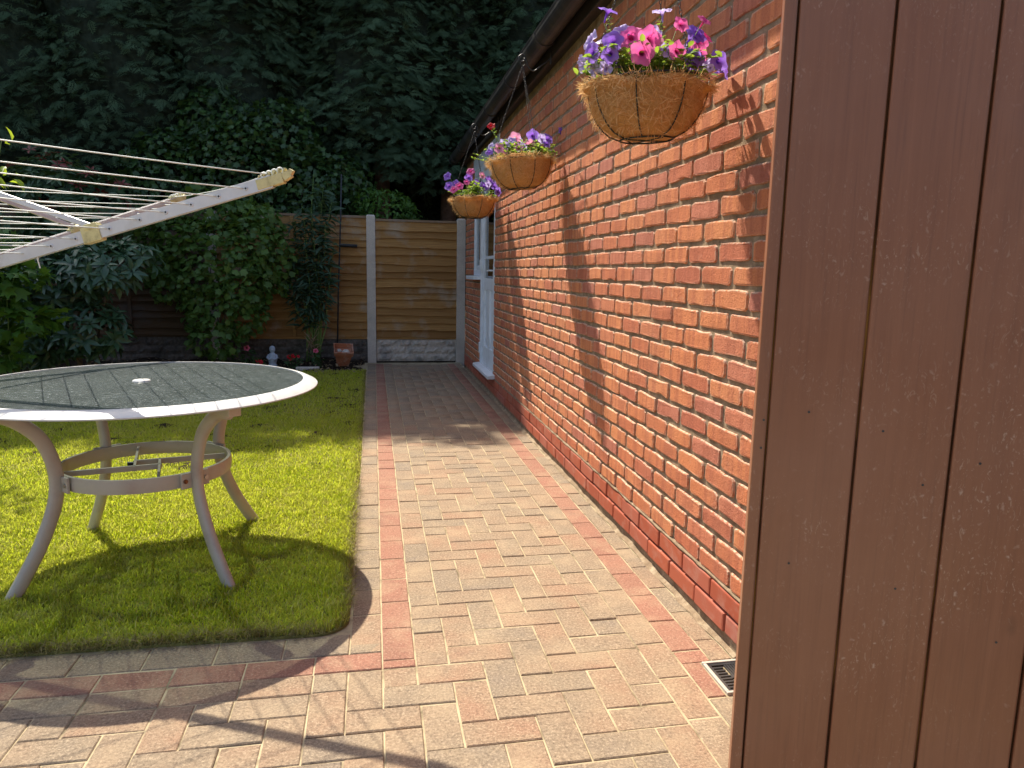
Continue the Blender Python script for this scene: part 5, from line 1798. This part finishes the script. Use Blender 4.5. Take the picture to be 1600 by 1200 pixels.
# rhododendron: whorls of oval leaves
def whorls(name, parent, m, blobs, n_, size, per=7, tipm=None, tipn=0):
    P, u = blob_points(blobs, n_, 0.82, bias=V_)
    k = len(P)
    ax = u * 0.9 + np.array([0, 0, 0.65]) + unit(k) * 0.3
    ax /= np.linalg.norm(ax, axis=1, keepdims=True)
    LP, LD, LN_ = [], [], []
    for i in range(k):
        a0 = rng.random() * 6.28
        t1 = np.cross(ax[i], [0.3, 0.2, 1.0]); t1 /= np.linalg.norm(t1)
        t2 = np.cross(ax[i], t1)
        for j in range(per):
            a = a0 + 6.283 * j / per + rng.normal(0, 0.15)
            rd = t1 * math.cos(a) + t2 * math.sin(a)
            LP.append(P[i] + rd * 0.008)
            LD.append(rd + ax[i] * rng.uniform(-0.25, 0.55))
            LN_.append(ax[i] + rd * 0.1)
    LP = np.array(LP) - np.array(wl(parent))
    n2 = len(LP)
    me = scatter(name, RHO, LP, frames(np.array(LD), np.array(LN_)), size * rng.uniform(0.65, 1.2, n2), rng.random(n2))
    return link(name, me, m, parent, kind='stuff')
rh = thing('rhododendron', 'dark glossy rhododendron with whorled oval leaves beyond the table', 'bush', (-3.95, 7.75, 0))
stems('stems', rh, M_stem, (-3.95, 7.75, 0), [(-4.3, 7.7, 1.0), (-3.6, 7.6, 1.2), (-3.9, 7.6, 1.1), (-3.75, 7.6, 0.7)], 0.02)
whorls('foliage', rh, M_rhodo, [(-3.72, 7.65, 1.16, 0.42, 0.35, 0.24), (-4.15, 7.75, 1.02, 0.45, 0.35, 0.34), (-3.85, 7.6, 0.60, 0.36, 0.3, 0.26), (-3.45, 7.7, 1.28, 0.24, 0.22, 0.16), (-4.35, 7.7, 0.55, 0.35, 0.3, 0.35)], 320, 0.135)
ph = thing('photinia', 'bushy evergreen with red young shoots behind the airer lines', 'bush', (-4.3, 8.7, 0))
stems('stems', ph, M_stem, (-4.3, 8.7, 0), [(-4.6, 8.6, 1.9), (-4.0, 8.6, 1.8), (-4.3, 8.6, 2.0)], 0.022)
whorls('foliage', ph, M_photinia, [(-4.45, 8.65, 1.95, 0.48, 0.35, 0.42), (-3.95, 8.6, 1.82, 0.40, 0.3, 0.32), (-4.9, 8.7, 1.7, 0.4, 0.3, 0.4), (-4.3, 8.6, 1.4, 0.5, 0.3, 0.3)], 330, 0.105, 8)
whorls('red_shoots', ph, M_redtip, [(-4.45, 8.62, 2.05, 0.44, 0.36, 0.36), (-4.0, 8.55, 1.92, 0.36, 0.3, 0.26)], 22, 0.085, 6)
# maple like plant at the left
mp = shrub('maple_sapling', 'bright green maple leaved sapling at the left of the lawn', 'bush', (-4.30, 6.65, 0),
      [('foliage', M_maple, MAPLE, [(-4.05, 6.6, 0.74, 0.38, 0.28, 0.13), (-4.12, 6.6, 1.10, 0.36, 0.28, 0.14), (-4.2, 6.65, 1.34, 0.32, 0.25, 0.12), (-4.18, 6.55, 0.45, 0.26, 0.2, 0.10), (-4.35, 6.7, 1.0, 0.3, 0.25, 0.3)], 760, 0.105, dict(droop=0.15, up=1.3, inner=0.3))],
      [(-3.95, 6.6, 0.74), (-4.0, 6.6, 1.13), (-4.2, 6.65, 1.38), (-4.05, 6.55, 0.45)], M_gstem, 0.007)
br = shrub('golden_shrub', 'tall shrub with sunlit yellow green leaves beside the airer', 'bush', (-3.72, 5.05, 0),
      [('foliage', M_bright, OVAL, [(-3.55, 5.0, 1.93, 0.30, 0.2, 0.10), (-3.52, 5.05, 1.72, 0.26, 0.2, 0.08), (-3.85, 5.1, 1.75, 0.3, 0.25, 0.35)], 150, 0.085, dict(droop=0.3, up=1.0, inner=0.2))],
      [(-3.32, 5.0, 1.94), (-3.36, 5.02, 1.74), (-3.85, 5.1, 2.0)], M_gstem, 0.007)
# buddleia
bd = thing('buddleia', 'tall upright bush with long thin grey green leaves against the fence', 'bush', (-1.90, 9.3, 0.05))
tipsB = [(-1.83, 9.3, 2.34), (-1.98, 9.25, 2.02), (-1.62, 9.3, 2.05), (-2.08, 9.3, 1.80), (-1.70, 9.2, 1.75), (-1.95, 9.2, 1.55), (-1.78, 9.2, 1.45), (-2.12, 9.25, 1.4), (-1.60, 9.25, 1.55), (-1.86, 9.2, 1.9), (-1.72, 9.3, 2.2), (-2.18, 9.2, 1.15), (-1.65, 9.2, 1.15), (-1.9, 9.15, 1.1)]
stems('stems', bd, M_gstem, (-1.90, 9.3, 0.05), tipsB, 0.010, 5, 0.04)
LP, LD, LN_ = [], [], []
for t in tipsB:
    b0 = Vector((-1.90, 9.3, 0.05))
    for i in range(85):
        q = 0.36 + 0.62 * random.random() ** 0.8
        p = b0.lerp(Vector(t), min(q, 1.0))
        a = random.uniform(0, 6.283)
        LP.append(p)
        LD.append((math.cos(a), math.sin(a), random.uniform(-0.5, 0.55)))
        LN_.append((random.gauss(0, .5), random.gauss(0, .5) - 0.3, 1))
me = scatter('foliage', LANCE, np.array(LP) - np.array(wl(bd)), frames(np.array(LD), np.array(LN_)), rng.uniform(0.11, 0.20, len(LP)), rng.random(len(LP)))
link('foliage', me, M_buddleia, bd, kind='stuff')
dl = MB()
for i in range(26):
    a = random.uniform(0, 6.28)
    b0 = Vector((-1.92 + random.gauss(0, .05), 9.25 + random.gauss(0, .03), random.uniform(0.1, 0.35)))
    e = b0 + Vector((math.cos(a) * 0.12, math.sin(a) * 0.06 - 0.03, random.uniform(-0.02, 0.22)))
    dl.tube([b0, b0.lerp(e, .5) + Vector((0, 0, .02)), e], [0.006, 0.008, 0.002], 4)
dl.obj('dry_basal_leaves', plain('dry_leaf', (0.30, 0.21, 0.12), 0.8, 0.3, 30), bd, smooth=True)

# low bedding plants in the border
FL5 = petunia_mesh('bloom', M_redfl, 21)
FLR = petunia_mesh('bloom', M_rosefl, 22)
def bedding(x, y, label, me, n_, sp, s_, h):
    t_ = thing('bedding_plant', label, 'flower', (x, y, 0.03), 'small bedding flowers in the border')
    leaves('foliage', t_, M_bedleaf, OVAL, [(x, y, 0.03 + h * 0.45, sp, sp, h * 0.5)], 70, 0.055, inner=0.3, up=1.0, droop=0.1)
    for i in range(n_):
        o = bpy.data.objects.new('bloom', me)
        COL.objects.link(o)
        o.parent = t_
        o.location = (random.uniform(-sp, sp) * (0.7 if n_ > 1 else 0), -sp * random.uniform(0.2, 0.8), h * random.uniform(0.7, 1.1))
        o.scale = (s_, s_, s_)
        o.rotation_euler = (R(70) + random.uniform(-.4, .4), random.uniform(-.4, .4), random.uniform(-.4, .4))
for (x, y, lab, me, n_, sp, s_, h) in [
    (-2.08, 8.92, 'red bedding flowers in a tight clump by the border edge', FL5, 7, 0.09, 0.020, 0.15),
    (-1.83, 9.02, 'single pale pink flower beside the terracotta pot', FLR, 1, 0.08, 0.032, 0.21),
    (-2.62, 9.0, 'single rose pink flower left of the stone figurine', FLR, 1, 0.08, 0.036, 0.26),
    (-2.85, 8.95, 'rose pink flower pair under the lobed leaf shrub', FLR, 3, 0.09, 0.026, 0.17),
    (-2.47, 8.80, 'red bedding flowers just in front of the stone figurine', FL5, 4, 0.07, 0.022, 0.12),
    ]:
    bedding(x, y, lab, me, n_, sp, s_, h)

# terracotta pot, tipped
pot = thing('terracotta_pot', 'square terracotta pot tipped forward on the soil in front of the fence', 'plant pot', (-1.52, 9.1, 0.03))
def sq(rings_, closed_bottom=True):
    mb = MB()
    v = []
    for (hw_, z) in rings_:
        v += [(-hw_, -hw_, z), (hw_, -hw_, z), (hw_, hw_, z), (-hw_, hw_, z)]
    f = [(4 * i + k, 4 * i + (k + 1) % 4, 4 * i + 4 + (k + 1) % 4, 4 * i + 4 + k) for i in range(len(rings_) - 1) for k in range(4)]
    f.append((3, 2, 1, 0))
    f.append(tuple(4 * (len(rings_) - 1) + k for k in range(4)))
    return mb.add(v, f)
po = sq([(0.070, 0.0), (0.098, 0.165), (0.112, 0.166), (0.118, 0.222), (0.104, 0.224), (0.094, 0.14)])
me = po.mesh('pot_body')
o = link('pot_body', me, M_terra, pot)
o.rotation_euler = (R(24), R(3), R(6))
o.location = (0, 0, 0.02)
md = o.modifiers.new('bevel', 'BEVEL'); md.width = 0.004; md.segments = 2
me = sq([(0.088, 0.10), (0.094, 0.165)]).mesh('dry_compost')
s_ = link('dry_compost', me, M_terra, o)
st = MB()
for (x, y, z, r_) in ((-0.05, 0.0, 0.185, 0.03), (0.03, -0.02, 0.178, 0.05)):
    st.lathe([(0.001, -r_ * .5), (r_ * .8, -r_ * .3), (r_, 0), (r_ * .7, r_ * .4), (0.001, r_ * .5)], (x, y, z), 9, cap=False)
link('stones', st.mesh('stones'), M_stone, o)

# small figurine
fg = MB()
fx, fy = -2.33, 8.95
fg.lathe([(0.001, 0.0), (0.052, 0.0), (0.052, 0.03), (0.040, 0.036), (0.046, 0.06), (0.056, 0.10), (0.050, 0.135), (0.032, 0.165), (0.020, 0.175), (0.026, 0.185), (0.034, 0.205), (0.035, 0.225), (0.026, 0.245), (0.012, 0.256), (0.001, 0.258)], (0, 0, 0), 20, cap=False)
fgt = thing('figurine', 'small pale stone garden figurine standing in the dark border', 'figurine', (fx, fy, 0.03))
link('body', fg.mesh('body', smooth=True), M_statue, fgt)
for sg in (-1, 1):
    link('arm', MB().tube([(sg * 0.040, -0.005, 0.150), (sg * 0.058, -0.02, 0.115), (sg * 0.034, -0.048, 0.098), (sg * 0.008, -0.054, 0.104)], [0.014, 0.014, 0.012, 0.010], 8).mesh('arm', smooth=True), M_statue, fgt)
link('nose', MB().tube([(0, -0.032, 0.216), (0, -0.041, 0.212)], [0.006, 0.003], 6).mesh('nose'), M_statue, fgt)

# pole leaning on the fence
pl = thing('garden_pole', 'thin dark metal pole with a short side bar standing before the fence', 'pole', (-1.60, 9.50, 0))
MB().tube([(-1.605, 9.50, 0.0), (-1.575, 9.52, 0.9), (-1.535, 9.53, 1.75), (-1.512, 9.53, 2.38)], 0.0095, 8).obj('shaft', M_iron, pl, smooth=True)
MB().tube([(-1.545, 9.515, 1.508), (-1.33, 9.515, 1.500)], 0.022, 10).obj('side_bar', M_black, pl, smooth=True)

# edging stone by the lawn
es = MB().box(-2.05, -1.78, 8.80, 8.87, -0.02, 0.045)
tag(es.obj('edging_stone', M_concrete, loc=(-1.9, 8.83, 0), bevel=0.008), 'short grey edging stone at the lawn end of the border', 'stone')
# leaf litter on the border
P = np.c_[rng.uniform(-4.5, -1.25, 700), rng.uniform(8.4, 9.6, 700), rng.uniform(0.02, 0.07, 700)]
d = unit(700) * np.array([1, 1, 0.25])
me = scatter('leaf_litter', OVAL, P, frames(d, unit(700) * 0.5 + np.array([0, 0, 1])), rng.uniform(0.02, 0.05, 700), rng.random(700))
tag(link('leaf_litter', me, bpy.data.materials['dry_leaf']), 'scattered dead leaves on the dark border soil', 'leaf litter', kind='stuff')
